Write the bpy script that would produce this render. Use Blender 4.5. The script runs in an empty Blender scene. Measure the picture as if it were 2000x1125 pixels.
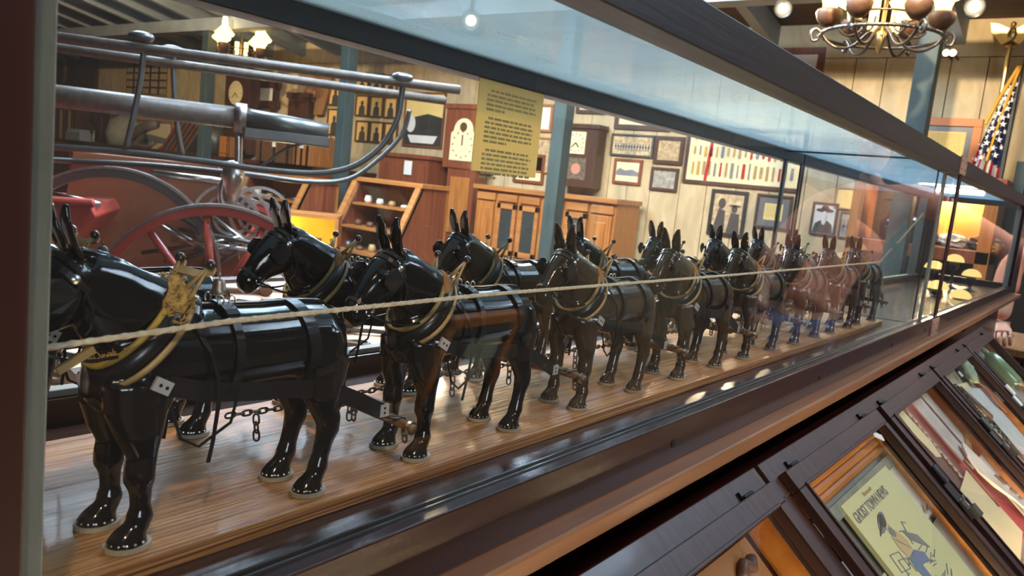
import bpy, bmesh, math, random
from mathutils import Vector, Matrix
R = random.Random(7)
SC = bpy.context.scene
COL = SC.collection
PI = math.pi
H = 1.42          # eye height of the camera above the floor, metres
S = 0.28          # distance from the camera to the show case glass, metres

# ------------------------------------------------------------------ camera
FPX = 1534.0
def _n(v):
    v = Vector(v); v.normalize(); return v
YC = _n((1167, -79.5, FPX))
ZD = Vector((-1232, 11537, FPX)); ZD = _n(ZD - YC * ZD.dot(YC))
ZC = -ZD
XC = YC.cross(ZC)
def ray(px, py):
    v = Vector((px - 1000.0, py - 562.5, FPX)) / FPX
    return Vector((v.dot(XC), v.dot(YC), v.dot(ZC)))
cam_d = bpy.data.cameras.new('camera')
cam = bpy.data.objects.new('camera', cam_d); COL.objects.link(cam)
cam_d.sensor_width = 36.0
cam_d.lens = FPX / 2000.0 * 36.0
cam_d.clip_start = 0.01
cam_d.dof.use_dof = True
cam_d.dof.focus_distance = 0.62
cam_d.dof.aperture_fstop = 22.0
m = Matrix(((XC[0], -XC[1], -XC[2], 0.0),
            (YC[0], -YC[1], -YC[2], 0.0),
            (ZC[0], -ZC[1], -ZC[2], H),
            (0, 0, 0, 1)))
cam.matrix_world = m
SC.camera = cam

# ------------------------------------------------------------------ world, exposure
w = bpy.data.worlds.new('world'); SC.world = w; w.use_nodes = True
bg = w.node_tree.nodes['Background']
bg.inputs[0].default_value = (0.62, 0.76, 1.0, 1); bg.inputs[1].default_value = 0.6
SC.view_settings.view_transform = 'Standard'
SC.view_settings.look = 'None'
SC.view_settings.gamma = 1.0
SC.view_settings.use_curve_mapping = False
SC.view_settings.exposure = 0.2
SC.cycles.use_denoising = True
SC.cycles.max_bounces = 10
SC.cycles.diffuse_bounces = 3
SC.cycles.glossy_bounces = 5
SC.cycles.transmission_bounces = 4
SC.cycles.transparent_max_bounces = 24
SC.cycles.sample_clamp_indirect = 4.0
SC.cycles.caustics_reflective = False
SC.cycles.caustics_refractive = False

# ------------------------------------------------------------------ large lights
def area(name, loc, size, sizey, energy, color, target):
    l = bpy.data.lights.new(name, 'AREA'); l.shape = 'RECTANGLE'; l.size = size; l.size_y = sizey
    l.energy = energy; l.color = color
    o = bpy.data.objects.new(name, l); COL.objects.link(o)
    o.location = loc
    o.rotation_euler = (Vector(target) - Vector(loc)).to_track_quat('-Z', 'Y').to_euler()
    return o
WALLY = 7.5
def ceil_z(y): return H + 1.72 + 0.194 * (WALLY - y)
# daylight through the roof lights (panes built with the ceiling below)
SKY = [(-2.6, 2.2), (-2.6, 3.9), (-5.6, 2.2), (-5.6, 3.9), (1.25, 2.2), (1.25, 3.9)]
for i, (sx, sy) in enumerate(SKY):
    a = area('roof_light_daylight', (sx, sy + 0.7, ceil_z(sy + 0.7) - 0.12), 1.5, 1.2, 230 if sx < 0 else 62, (0.62, 0.8, 1.0), (sx, sy + 0.9, 0))
# unseen cool fill light added behind the photographer; no doorway stands there
area('cool_front_fill', (4.3, -1.5, 2.0), 1.5, 1.6, 75, (0.78, 0.88, 1.0), (-0.6, 2.2, 1.2))
# ceiling spot lamps, some of them added fill (bodies built further down)
def spot(loc, target, energy, color=(1.0, 0.78, 0.5), size=1.3):
    l = bpy.data.lights.new('spot_lamp_light', 'SPOT'); l.energy = energy; l.color = color
    l.spot_size = size; l.spot_blend = 0.7; l.shadow_soft_size = 0.05
    o = bpy.data.objects.new('spot_lamp_light', l); COL.objects.link(o); o.location = loc
    o.rotation_euler = (Vector(target) - Vector(loc)).to_track_quat('-Z', 'Y').to_euler()
    return o

# ------------------------------------------------------------------ helpers
def D(x, y, z): return Vector((x * S, y * S, H + z * S))       # show case units
def M(x, y, z): return Vector((x, y, H + z))                   # metres from the eye
def onwall(px, py, Y=WALLY):
    r = ray(px, py); r = r * (Y / r[1]); return M(*r)

def tag(o, label=None, cat=None, group=None, kind=None):
    if label: o['label'] = label
    if cat: o['category'] = cat
    if group: o['group'] = group
    if kind: o['kind'] = kind
    return o
def empty(name, loc=(0, 0, 0), label=None, cat=None, group=None, mat=None):
    o = bpy.data.objects.new(name, None); COL.objects.link(o); o.empty_display_size = 0.05
    if mat is not None: o.matrix_world = mat
    else: o.location = loc
    return tag(o, label, cat, group)

class MB:
    def __init__(s): s.bm = bmesh.new(); s.mi = 0
    def _f(s, vs):
        try:
            f = s.bm.faces.new(vs); f.material_index = s.mi; return f
        except ValueError: return None
    def box(s, lo, hi, mat=None):
        x0, y0, z0 = lo; x1, y1, z1 = hi
        c = [(x0,y0,z0),(x1,y0,z0),(x1,y1,z0),(x0,y1,z0),(x0,y0,z1),(x1,y0,z1),(x1,y1,z1),(x0,y1,z1)]
        v = [s.bm.verts.new(mat @ Vector(p) if mat else p) for p in c]
        for q in ((3,2,1,0),(4,5,6,7),(0,1,5,4),(1,2,6,5),(2,3,7,6),(3,0,4,7)):
            s._f([v[i] for i in q])
        return s
    def prism(s, poly, n0, n1, fn):
        """poly: 2d list, fn(u, v, n) -> 3d"""
        a = [s.bm.verts.new(fn(u, v, n0)) for u, v in poly]
        b = [s.bm.verts.new(fn(u, v, n1)) for u, v in poly]
        s._f(a[::-1]); s._f(b)
        for i in range(len(poly)):
            j = (i + 1) % len(poly); s._f([a[i], a[j], b[j], b[i]])
        return s
    def rings(s, rs, caps=True, closed=False):
        V = [[s.bm.verts.new(p) for p in r] for r in rs]
        k = len(V[0]); m_ = len(V)
        for i in range(m_ if closed else m_ - 1):
            a, b = V[i], V[(i + 1) % m_]
            for j in range(k): s._f([a[j], a[(j+1) % k], b[(j+1) % k], b[j]])
        if caps and not closed:
            s._f(V[0][::-1]); s._f(V[-1])
        return s
    def sweep(s, pts, w, t=None, up=None, closed=False, n=8, taper=None):
        """sweep an ellipse (n>4) or a rectangle (n==4) of half sizes w (sideways) and t (along up)"""
        P = [Vector(p) for p in pts]; m_ = len(P)
        if t is None: t = w
        rs = []; prev = None
        for i, p in enumerate(P):
            if closed: d = P[(i+1) % m_] - P[i-1]
            else: d = P[min(i+1, m_-1)] - P[max(i-1, 0)]
            if d.length < 1e-12: d = Vector((0,0,1))
            d.normalize()
            if up is None: u = prev if prev is not None else (Vector((0,0,1)) if abs(d.z) < .9 else Vector((0,1,0)))
            elif callable(up): u = Vector(up(i, p))
            else: u = Vector(up)
            u = u - d * u.dot(d)
            if u.length < 1e-6: u = Vector((1,0,0)) - d * d.x
            u.normalize(); prev = u
            sd = d.cross(u)
            k = taper[i] if taper else 1.0
            if n == 4: rs.append([p + sd*w*k*a + u*t*b for a, b in ((-1,-1),(1,-1),(1,1),(-1,1))])
            else: rs.append([p + sd*w*k*math.cos(2*PI*j/n) + u*t*k*math.sin(2*PI*j/n) for j in range(n)])
        return s.rings(rs, closed=closed)
    def lathe(s, prof, c=(0,0,0), axis=(0,0,1), n=20, arc=None):
        a = Vector(axis).normalized(); u = a.orthogonal().normalized(); v = a.cross(u); c = Vector(c)
        rs = [[c + a*h + (u*math.cos(2*PI*j/n) + v*math.sin(2*PI*j/n))*max(r, 1e-5) for j in range(n)] for r, h in prof]
        return s.rings(rs)
    def ball(s, c, r, n=12, sq=(1,1,1)):
        k = max(6, n // 2)
        rs = []
        for i in range(k + 1):
            th = PI * i / k
            rr = max(math.sin(th), 1e-3)
            rs.append([(c[0] + r*sq[0]*rr*math.cos(2*PI*j/n), c[1] + r*sq[1]*rr*math.sin(2*PI*j/n), c[2] + r*sq[2]*math.cos(th)) for j in range(n)])
        return s.rings(rs)
    def build(s, name, mats, parent=None, scale=1.0, smooth=False, bevel=0, loc=None, label=None):
        bmesh.ops.recalc_face_normals(s.bm, faces=s.bm.faces)
        if scale != 1.0: bmesh.ops.scale(s.bm, vec=(scale,)*3, verts=s.bm.verts)
        me = bpy.data.meshes.new(name); s.bm.to_mesh(me); s.bm.free()
        for mm in (mats if isinstance(mats, (list, tuple)) else [mats]): me.materials.append(mm)
        if smooth:
            for p in me.polygons: p.use_smooth = True
        o = bpy.data.objects.new(name, me); COL.objects.link(o)
        if parent is not None: o.parent = parent
        if loc is not None: o.location = loc
        if bevel:
            b = o.modifiers.new('bevel', 'BEVEL'); b.width = bevel; b.segments = 2; b.limit_method = 'ANGLE'
        if smooth == 'auto':
            me.shade_auto_smooth = True if hasattr(me, 'shade_auto_smooth') else None
        if label: o['label'] = label
        return o
def copy_tree(o, parent=None):
    c = o.copy(); COL.objects.link(c); c.parent = parent
    for ch in list(o.children):
        copy_tree(ch, c)
    return c

# ------------------------------------------------------------------ materials
def _m(name):
    mm = bpy.data.materials.new(name); mm.use_nodes = True
    nt = mm.node_tree; return mm, nt, nt.nodes['Principled BSDF']
def mat(name, col, rough=0.5, metal=0.0, coat=0.0, emit=None, es=0.0, var=0.0, vs=(8,8,8), bump=0.0, bs=None, col2=None, spec=0.5, detail=4.0, dist=0.0):
    mm, nt, b = _m(name)
    b.inputs['Base Color'].default_value = (*col, 1); b.inputs['Roughness'].default_value = rough
    b.inputs['Metallic'].default_value = metal; b.inputs['Coat Weight'].default_value = coat
    b.inputs['Coat Roughness'].default_value = 0.08
    b.inputs['Specular IOR Level'].default_value = spec
    if emit: b.inputs['Emission Color'].default_value = (*emit, 1); b.inputs['Emission Strength'].default_value = es
    if var or col2:
        tc = nt.nodes.new('ShaderNodeTexCoord'); mp = nt.nodes.new('ShaderNodeMapping'); mp.inputs['Scale'].default_value = vs
        nz = nt.nodes.new('ShaderNodeTexNoise'); nz.inputs['Scale'].default_value = 1.0; nz.inputs['Detail'].default_value = detail
        nz.inputs['Distortion'].default_value = dist
        rp = nt.nodes.new('ShaderNodeValToRGB'); rp.color_ramp.elements[0].position = 0.3; rp.color_ramp.elements[1].position = 0.7
        c2 = col2 or tuple(max(0, c*(1-var)) for c in col)
        c1 = col if col2 else tuple(c*(1+var) for c in col)
        rp.color_ramp.elements[0].color = (*c2, 1); rp.color_ramp.elements[1].color = (*c1, 1)
        L = nt.links.new
        L(tc.outputs['Object'], mp.inputs[0]); L(mp.outputs[0], nz.inputs['Vector']); L(nz.outputs[0], rp.inputs[0]); L(rp.outputs[0], b.inputs['Base Color'])
        if bump:
            bp = nt.nodes.new('ShaderNodeBump'); bp.inputs['Strength'].default_value = bump; bp.inputs['Distance'].default_value = 0.003
            if bs:
                mp2 = nt.nodes.new('ShaderNodeMapping'); mp2.inputs['Scale'].default_value = bs
                nz2 = nt.nodes.new('ShaderNodeTexNoise'); nz2.inputs['Scale'].default_value = 1.0; nz2.inputs['Detail'].default_value = 5
                L(tc.outputs['Object'], mp2.inputs[0]); L(mp2.outputs[0], nz2.inputs['Vector']); L(nz2.outputs[0], bp.inputs['Height'])
            else: L(nz.outputs[0], bp.inputs['Height'])
            L(bp.outputs[0], b.inputs['Normal'])
    return mm
def glass(name, tint=(0.985, 0.985, 0.978), dust=0.0, dustcol=(0.7,0.75,0.78), ior=1.45, gr=0.0, trans=0.5):
    """thin pane: clear with Fresnel reflection; dust adds a scattering film"""
    mm, nt, b = _m(name); nt.nodes.remove(b); L = nt.links.new
    out = nt.nodes['Material Output']
    tr = nt.nodes.new('ShaderNodeBsdfTransparent'); tr.inputs[0].default_value = (*tint, 1)
    gl = nt.nodes.new('ShaderNodeBsdfGlossy'); gl.inputs['Roughness'].default_value = gr; gl.inputs[0].default_value = (1,1,1,1)
    geo = nt.nodes.new('ShaderNodeNewGeometry')
    dt = nt.nodes.new('ShaderNodeVectorMath'); dt.operation = 'DOT_PRODUCT'
    L(geo.outputs['Incoming'], dt.inputs[0]); L(geo.outputs['Normal'], dt.inputs[1])
    ab = nt.nodes.new('ShaderNodeMath'); ab.operation = 'ABSOLUTE'; L(dt.outputs['Value'], ab.inputs[0])
    om = nt.nodes.new('ShaderNodeMath'); om.operation = 'SUBTRACT'; om.inputs[0].default_value = 1.0; L(ab.outputs[0], om.inputs[1])
    pw = nt.nodes.new('ShaderNodeMath'); pw.operation = 'POWER'; pw.inputs[1].default_value = 5.0; L(om.outputs[0], pw.inputs[0])
    ma = nt.nodes.new('ShaderNodeMath'); ma.operation = 'MULTIPLY_ADD'; ma.inputs[1].default_value = 0.42; ma.inputs[2].default_value = 0.028; L(pw.outputs[0], ma.inputs[0])
    mx = nt.nodes.new('ShaderNodeMixShader'); L(ma.outputs[0], mx.inputs[0]); L(tr.outputs[0], mx.inputs[1]); L(gl.outputs[0], mx.inputs[2])
    last = mx
    if dust:
        df = nt.nodes.new('ShaderNodeBsdfDiffuse'); df.inputs[0].default_value = (*dustcol, 1)
        tl = nt.nodes.new('ShaderNodeBsdfTranslucent'); tl.inputs[0].default_value = (*dustcol, 1)
        m2 = nt.nodes.new('ShaderNodeMixShader'); m2.inputs[0].default_value = trans; L(df.outputs[0], m2.inputs[1]); L(tl.outputs[0], m2.inputs[2])
        tc = nt.nodes.new('ShaderNodeTexCoord'); nz = nt.nodes.new('ShaderNodeTexNoise'); nz.inputs['Scale'].default_value = 9; nz.inputs['Detail'].default_value = 6
        L(tc.outputs['Object'], nz.inputs['Vector'])
        mr = nt.nodes.new('ShaderNodeMapRange'); mr.inputs['To Min'].default_value = dust*0.6; mr.inputs['To Max'].default_value = dust*1.4
        L(nz.outputs[0], mr.inputs[0])
        m3 = nt.nodes.new('ShaderNodeMixShader'); L(mr.outputs[0], m3.inputs[0]); L(last.outputs[0], m3.inputs[1]); L(m2.outputs[0], m3.inputs[2]); last = m3
    L(last.outputs[0], out.inputs[0])
    return mm
def emis(name, col, st):
    mm, nt, b = _m(name); nt.nodes.remove(b)
    e = nt.nodes.new('ShaderNodeEmission'); e.inputs[0].default_value = (*col, 1); e.inputs[1].default_value = st
    nt.links.new(e.outputs[0], nt.nodes['Material Output'].inputs[0]); return mm

def woodmat(name, c1, c2, rough=0.35, coat=0.3, axis='y', k=1.0, bump=0.15):
    a, g = 5*k, 90*k
    vs = {'y': (g, a, g), 'x': (a, g, g), 'z': (g, g, a)}[axis]
    return mat(name, c1, rough, coat=coat, col2=c2, vs=vs, bump=bump, detail=6, dist=0.4)

W = {}
W['case'] = woodmat('case wood', (0.042,0.017,0.013), (0.020,0.008,0.007), 0.27, 0.35, 'y')
W['rail'] = woodmat('near black rail wood', (0.022,0.014,0.014), (0.010,0.008,0.010), 0.5, 0.05, 'y')
W['casez'] = woodmat('case post wood', (0.036,0.010,0.007), (0.022,0.006,0.005), 0.35, 0.2, 'z')
W['ledge'] = woodmat('ledge wood', (0.30,0.135,0.060), (0.18,0.075,0.035), 0.36, 0.3, 'y', 0.7)
W['dark'] = woodmat('dark base wood', (0.05,0.010,0.010), (0.025,0.006,0.007), 0.45, 0.1, 'y')
W['desk'] = woodmat('desk lid wood', (0.060,0.022,0.014), (0.030,0.012,0.009), 0.42, 0.15, 'y')
W['deskin'] = woodmat('desk inner wood', (0.55,0.22,0.04), (0.40,0.13,0.02), 0.4, 0.2, 'x', 0.6)
W['plat'] = mat('platform board', (0.60,0.31,0.12), 0.32, coat=0.05, spec=0.4, col2=(0.34,0.14,0.045), vs=(170,6,170), bump=1.0, bs=(330,5,330), detail=7, dist=0.6)
W['oak'] = woodmat('golden oak', (0.50,0.20,0.05), (0.30,0.10,0.02), 0.4, 0.2, 'z', 0.5)
W['oakx'] = woodmat('golden oak across', (0.50,0.21,0.06), (0.30,0.11,0.03), 0.4, 0.2, 'x', 0.3)
W['walnut'] = woodmat('walnut', (0.09,0.035,0.02), (0.045,0.016,0.01), 0.4, 0.2, 'z', 0.3)
W['mahog'] = woodmat('red mahogany', (0.26,0.075,0.03), (0.14,0.035,0.015), 0.4, 0.2, 'z', 0.3)
W['greywood'] = woodmat('weathered pole', (0.16,0.125,0.10), (0.09,0.07,0.055), 0.5, 0.1, 'y', 0.3)
W['tan'] = mat('tan hame wood', (0.38,0.25,0.10), 0.4, coat=0.2, var=0.25, vs=(60,60,60))
W['tree'] = woodmat('singletree wood', (0.24,0.12,0.05), (0.10,0.05,0.025), 0.45, 0.2, 'x', 1.5)
W['leather'] = mat('black harness leather', (0.012,0.012,0.014), 0.33, coat=0.25, var=0.3, vs=(40,40,40))
W['brownlea'] = mat('brown leather', (0.10,0.045,0.02), 0.5, var=0.3, vs=(30,30,30))
W['piping'] = mat('tan piping', (0.34,0.225,0.07), 0.5, var=0.25, vs=(70,70,70))
W['yellow'] = mat('yellow piping', (0.46,0.30,0.05), 0.5, var=0.25, vs=(70,70,70))
W['fleece'] = mat('golden fleece', (0.50,0.30,0.08), 0.9, var=0.35, vs=(260,260,260), bump=1.0)
W['felt'] = mat('brown felt pad', (0.30,0.13,0.04), 0.85, var=0.3, vs=(120,120,120), bump=0.5)
W['steel'] = mat('bright steel', (0.62,0.60,0.57), 0.28, 1.0, var=0.15, vs=(60,60,60))
W['iron'] = mat('dark chain iron', (0.16,0.14,0.125), 0.38, 1.0, var=0.3, vs=(90,90,90))
W['brass'] = mat('aged brass', (0.55,0.40,0.18), 0.35, 1.0)
W['plate'] = mat('light plated metal', (0.62,0.60,0.57), 0.35, 0.35, var=0.1, vs=(60,60,60))
W['pewter'] = mat('grey bell metal', (0.34,0.30,0.28), 0.4, 1.0)
W['shoe'] = mat('pale horseshoe', (0.40,0.36,0.28), 0.5, var=0.2, vs=(80,80,80))
W['bead'] = mat('dark bead', (0.03,0.018,0.014), 0.12, coat=1.0)
W['rope'] = mat('jerk line cord', (0.52,0.44,0.32), 0.8, var=0.2, vs=(300,300,300))
def mulemat(n, c, c2): return mat(n, c, 0.13, coat=0.3, col2=c2, vs=(9,9,9), detail=2)
W['mblack'] = mulemat('black mule paint', (0.010,0.0095,0.010), (0.006,0.006,0.007))
W['mbrown'] = mulemat('brown mule paint', (0.080,0.055,0.034), (0.028,0.018,0.012))
W['mtint'] = mulemat('mule paint with red reflection', (0.12,0.050,0.032), (0.045,0.020,0.014))  # red tint of a glass reflection put into the mule colour
W['teal'] = mat('teal post paint', (0.034,0.056,0.055), 0.6, var=0.22, vs=(14,14,3), bump=0.2)
W['cream'] = mat('cream wall boards', (0.60,0.475,0.28), 0.7, col2=(0.44,0.33,0.18), vs=(7,7,2.6), bump=0.25, bs=(40,40,3), dist=1.2)
W['dimwall'] = woodmat('dark panelled wall', (0.13,0.075,0.045), (0.08,0.045,0.025), 0.6, 0.0, 'z', 0.1)
W['gap'] = mat('board gap', (0.16,0.09,0.04), 0.9)
W['ceil'] = woodmat('ceiling boards', (0.13,0.085,0.065), (0.07,0.045,0.035), 0.7, 0.0, 'x', 0.1)
W['rafter'] = mat('grey rafter paint', (0.26,0.29,0.31), 0.6, var=0.15, vs=(5,2,5))
W['floor'] = woodmat('floor boards', (0.16,0.09,0.05), (0.08,0.045,0.025), 0.5, 0.1, 'y', 0.05)
W['gclear'] = glass('case glass', dust=0.004, dustcol=(0.75,0.7,0.6), trans=0.6)
W['gend'] = glass('end pane glass', dust=0.008)
W['gtop'] = glass('dusty top glass', tint=(0.86,0.93,0.96), dust=0.40, dustcol=(0.40,0.55,0.64), trans=0.85)
W['gdesk'] = glass('desk glass')
W['strip'] = mat('grey glazing strip', (0.22,0.24,0.22), 0.45, var=0.12, vs=(30,30,30))
W['black'] = mat('black paint', (0.012,0.012,0.013), 0.4)
W['hole'] = mat('dark hole', (0.004,0.003,0.003), 0.9)
W['paper'] = mat('cream paper', (0.80,0.68,0.40), 0.8, var=0.06, vs=(6,6,6))
W['white'] = mat('white paper', (0.75,0.73,0.68), 0.8, var=0.06, vs=(8,8,8))
W['ink'] = mat('dark ink', (0.05,0.045,0.04), 0.8)
W['greyink'] = mat('grey ink', (0.20,0.20,0.21), 0.8)
W['brownink'] = mat('faded text ink', (0.42,0.32,0.13), 0.8)
W['red'] = mat('red paint', (0.48,0.055,0.035), 0.4, coat=0.3, var=0.12, vs=(6,6,6))
W['redcloth'] = mat('red cloth', (0.40,0.04,0.05), 0.9, var=0.15, vs=(30,30,30))
W['tin'] = mat('dark tin', (0.12,0.12,0.115), 0.35, 0.7, var=0.2, vs=(6,6,6))
W['blue'] = mat('navy blue cloth', (0.012,0.02,0.075), 0.8, var=0.15, vs=(20,20,20))
W['flagred'] = mat('flag red cloth', (0.42,0.015,0.02), 0.8)
W['flagwhite'] = mat('flag white cloth', (0.80,0.76,0.68), 0.8)
W['skin'] = mat('skin', (0.56,0.27,0.16), 0.5, var=0.08, vs=(30,30,30))
W['salmon'] = mat('salmon shirt cloth', (0.62,0.22,0.12), 0.85, var=0.1, vs=(20,20,20))
W['denim'] = mat('blue jeans', (0.05,0.08,0.15), 0.85, var=0.2, vs=(40,40,40))
W['hair'] = mat('brown hair', (0.05,0.03,0.02), 0.6)
W['shade'] = emis('lit lamp shade glass', (1.0, 0.66, 0.22), 4.5)
W['shadein'] = emis('lit lamp chimney', (1.0, 0.82, 0.42), 10.0)
W['dome'] = emis('lit dome shade', (1.0, 0.70, 0.24), 1.6)
W['bulb'] = emis('spot bulb', (1.0, 0.82, 0.50), 25.0)
W['tube'] = emis('case lamp tube', (1.0, 0.78, 0.46), 200.0)
W['tubew'] = emis('case lamp tube cool', (1.0, 0.84, 0.68), 150.0)
W['skyp'] = emis('roof light sky', (0.55, 0.75, 1.0), 3.0)
# ------------------------------------------------------------------ room shell
def struct(o): o['kind'] = 'structure'; return o
XL, XR, YF = -19.5, 5.0, -3.2
struct(MB().box((XL, YF, -0.1), (XR, WALLY, 0)).build('floor', W['floor']))
# end wall: boards of uneven width over a dark backing
b = MB(); b.mi = 1; b.box((XL, WALLY + 0.03, 0), (XR, WALLY + 0.15, ceil_z(WALLY) + .2)); b.mi = 0
x = XL
while x < XR:
    wd = R.uniform(0.24, 0.34); b.box((x + .004, WALLY, 0), (min(x + wd, XR) - .004, WALLY + 0.03 + R.uniform(0, .004), H + 1.42)); x += wd
x = XL
while x < XR:
    wd = R.uniform(1.2, 1.9); b.box((x + .003, WALLY - .012, H + 1.425), (min(x + wd, XR) - .003, WALLY + 0.03, ceil_z(WALLY) + .05)); x += wd
struct(b.build('wall_back', [W['cream'], W['gap']]))
for nm, lo, hi in (('wall_left', (XL - .12, YF, 0), (XL, WALLY, 5.4)), ('wall_right', (XR, YF, 0), (XR + .12, WALLY, 5.4)), ('wall_front', (XL, YF - .12, 0), (XR, YF, 5.5))):
    struct(MB().box(lo, hi).build(nm, W['cream'] if nm == 'wall_left' else W['dimwall']))
# sloping board ceiling with openings for the roof lights
def slab(b, x0, x1, y0, y1, up=0.0, th=0.04):
    z0, z1 = ceil_z(y0) + up, ceil_z(y1) + up
    rs = [[(x0,y0,z0),(x1,y0,z0),(x1,y0,z0+th),(x0,y0,z0+th)], [(x0,y1,z1),(x1,y1,z1),(x1,y1,z1+th),(x0,y1,z1+th)]]
    return b.rings(rs)
b = MB()
ys = [YF, 2.2, 3.6, 3.9, 5.1, WALLY + .1]
xo = [(-4.1 + 0.75, -2.6 + 0.75), (-5.6 - .75, -5.6 + .75)]
xs = [XL, -6.35, -4.85, -3.35, -1.85, .5, 2.0, XR]
for i in range(5):
    for j in range(7):
        if j in (1, 3, 5) and i in (1, 3): continue
        slab(b, xs[j], xs[j+1], ys[i], ys[i+1])
struct(b.build('ceiling', W['ceil']))
k = 1
for j in (1, 3, 5):
    for i in (1, 3):
        b = MB(); slab(b, xs[j], xs[j+1], ys[i], ys[i+1], 0.06, 0.01)
        wn = struct(b.build('window_%d' % k, W['skyp'])); k += 1
        f = MB()
        for q in range(1, 3):
            xx = xs[j] + (xs[j+1]-xs[j]) * q / 3; slab(f, xx - .02, xx + .02, ys[i], ys[i+1], -0.01, 0.06)
        f.build('window_frame', W['rafter'], wn)
k = 1
x = XL + .3
while x < XR:
    b = MB(); z0, z1 = ceil_z(YF), ceil_z(WALLY)
    b.rings([[(x-.05,YF,z0-.2),(x+.05,YF,z0-.2),(x+.05,YF,z0),(x-.05,YF,z0)], [(x-.05,WALLY,z1-.2),(x+.05,WALLY,z1-.2),(x+.05,WALLY,z1),(x-.05,WALLY,z1)]])
    struct(b.build('trim_%d' % k, W['rafter'])); k += 1; x += 0.78
b = MB(); b.box((XL, 6.1, ceil_z(6.2) - .36), (XR, 6.3, ceil_z(6.2) - .2)); struct(b.build('trim_%d' % k, W['rafter'])); k += 1
for i, (x, hw) in enumerate(((-10.2, .07), (-7.3, .07), (-4.23, .07), (-1.215, .068))):
    o = MB().box((x - hw, 6.2 - hw, 0), (x + hw, 6.2 + hw, ceil_z(6.2) - .36)).build('trim_%d' % k, W['teal'], bevel=.006); struct(o); k += 1
# teal painted panel and dark doorway at the far left of the end wall
# ------------------------------------------------------------------ glass show case (two sections end to end)
def dbox(b, lo, hi): return b.box(tuple(D(*lo)), tuple(D(*hi)))
def sheetmat(name, col):
    mm, nt, b = _m(name); L = nt.links.new
    tl = nt.nodes.new('ShaderNodeBsdfTranslucent'); tl.inputs[0].default_value = (*col, 1); mx = nt.nodes.new('ShaderNodeMixShader'); mx.inputs[0].default_value = .5
    b.inputs['Base Color'].default_value = (*col, 1); b.inputs['Roughness'].default_value = .7
    L(b.outputs[0], mx.inputs[1]); L(tl.outputs[0], mx.inputs[2]); L(mx.outputs[0], nt.nodes['Material Output'].inputs[0]); return mm
W['notice'] = sheetmat('translucent yellow notice paper', (.92,.74,.34))
def case_section(y0, y1, post0, post1, label):
    """y0..y1 in case units; post widths along y at each end"""
    c = empty('show_case', D(-1.5, (y0+y1)/2, -.8), label, 'display case', 'glass show cases of the mule team')
    def P(name, m_, boxes, bevel=0.0012, **kw):
        b = MB()
        for lo, hi in boxes: dbox(b, lo, hi)
        o = b.build(name, m_, bevel=bevel, **kw); o.parent = c; o.matrix_parent_inverse = Matrix.Translation(-c.location); return o
    P('top_rail', W['rail'], [((-1.04, y0, .40), (-.93, y1, .52))])
    P('top_rail', W['rail'], [((-2.16, y0, .40), (-2.06, y1, .52))])
    P('bottom_rail', W['case'], [((-.985, y0, -.772), (-.93, y1, -.642))])
    P('bottom_rail', W['case'], [((-2.16, y0, -.772), (-2.04, y1, -.66))])
    P('base_board', W['case'], [((-2.04, y0, -.772), (-.985, y1, -.724))])
    if post0: 
        P('corner_post', W['casez'], [((-1.035 if post0 > .1 else -.940, y0, -.642), (-.93, y0+post0, .40))])
        P('corner_post', W['casez'], [((-2.16 if post0 > .1 else -2.075, y0, -.66), (-2.06, y0+post0, .40))])
    if post1:
        P('corner_post', W['casez'], [((-1.035 if post1 > .1 else -.945, y1-post1, -.642), (-.93, y1, .40))])
        P('corner_post', W['casez'], [((-2.16 if post1 > .1 else -2.075, y1-post1, -.66), (-2.06, y1, .40))])
        if post1 > .1: P('end_rail', W['casez'], [((-2.06, y1-.1, .40), (-1.04, y1, .52))])
        if post1 > .1: P('end_rail', W['casez'], [((-2.04, y1-.1, -.735), (-1.035, y1, -.642))])
    P('front_glass', W['gclear'], [((-.978, y0 + post0, -.655), (-.970, y1 - post1, .41))], 0)
    P('rear_glass', W['gend'], [((-2.088, y0 + post0, -.67), (-2.08, y1 - post1, .41))], 0)
    P('top_glass', W['gtop'], [((-2.10, y0 + .02, .475), (-.99, y1 - .02, .483))], 0)
    # grey channel the rear pane stands in
    P('glass_channel', W['strip'], [((-2.10, y0 + post0, -.66), (-2.055, y1 - post1, -.64))])
    for yy in holes:
        if y0 < yy < y1:
            b = MB(); b.lathe([(.0036, -.0002), (.0036, .0006)], D(-.93, yy, -.712), (1, 0, 0), 14)
            o = b.build('screw_hole', W['hole']); o.parent = c; o.matrix_parent_inverse = Matrix.Translation(-c.location)
    return c, P
holes = [-.8 + .745 * 0, .64, 2.13, 3.62, 5.1, 6.15, 7.15, 8.3, 9.6, 11.0]
c1, P1 = case_section(.262, 6.50, .105, .03, 'long glass show case holding the model mule team')
for x in (-.972, -2.08):
    P1('edge_strip', W['strip'], [((x - .012, .379, -.645), (x + .002, .404, .41))], 0.0005)
    P1('edge_strip', W['strip'], [((x - .012, 6.115, -.645), (x + .002, 6.19, .41))], 0.0005)
P1('partition_glass', W['gend'], [((-2.075, 6.115, -.73), (-1.012, 6.123, .47))], 0)
P1('partition_edge', W['black'], [((-2.075, 6.103, .462), (-1.012, 6.115, .475)), ((-1.018, 6.097, -.645), (-1.010, 6.115, .462)), ((-2.075, 6.097, -.645), (-2.067, 6.115, .462))], 0)
c2, P2 = case_section(6.545, 12.85, .015, .7, 'farther short-looking glass show case past the hinge joint')
for x in (-.972, -2.08): P2('edge_strip', W['strip'], [((x - .012, 11.6, -.645), (x + .002, 12.1, .41))], 0.0005)
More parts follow.
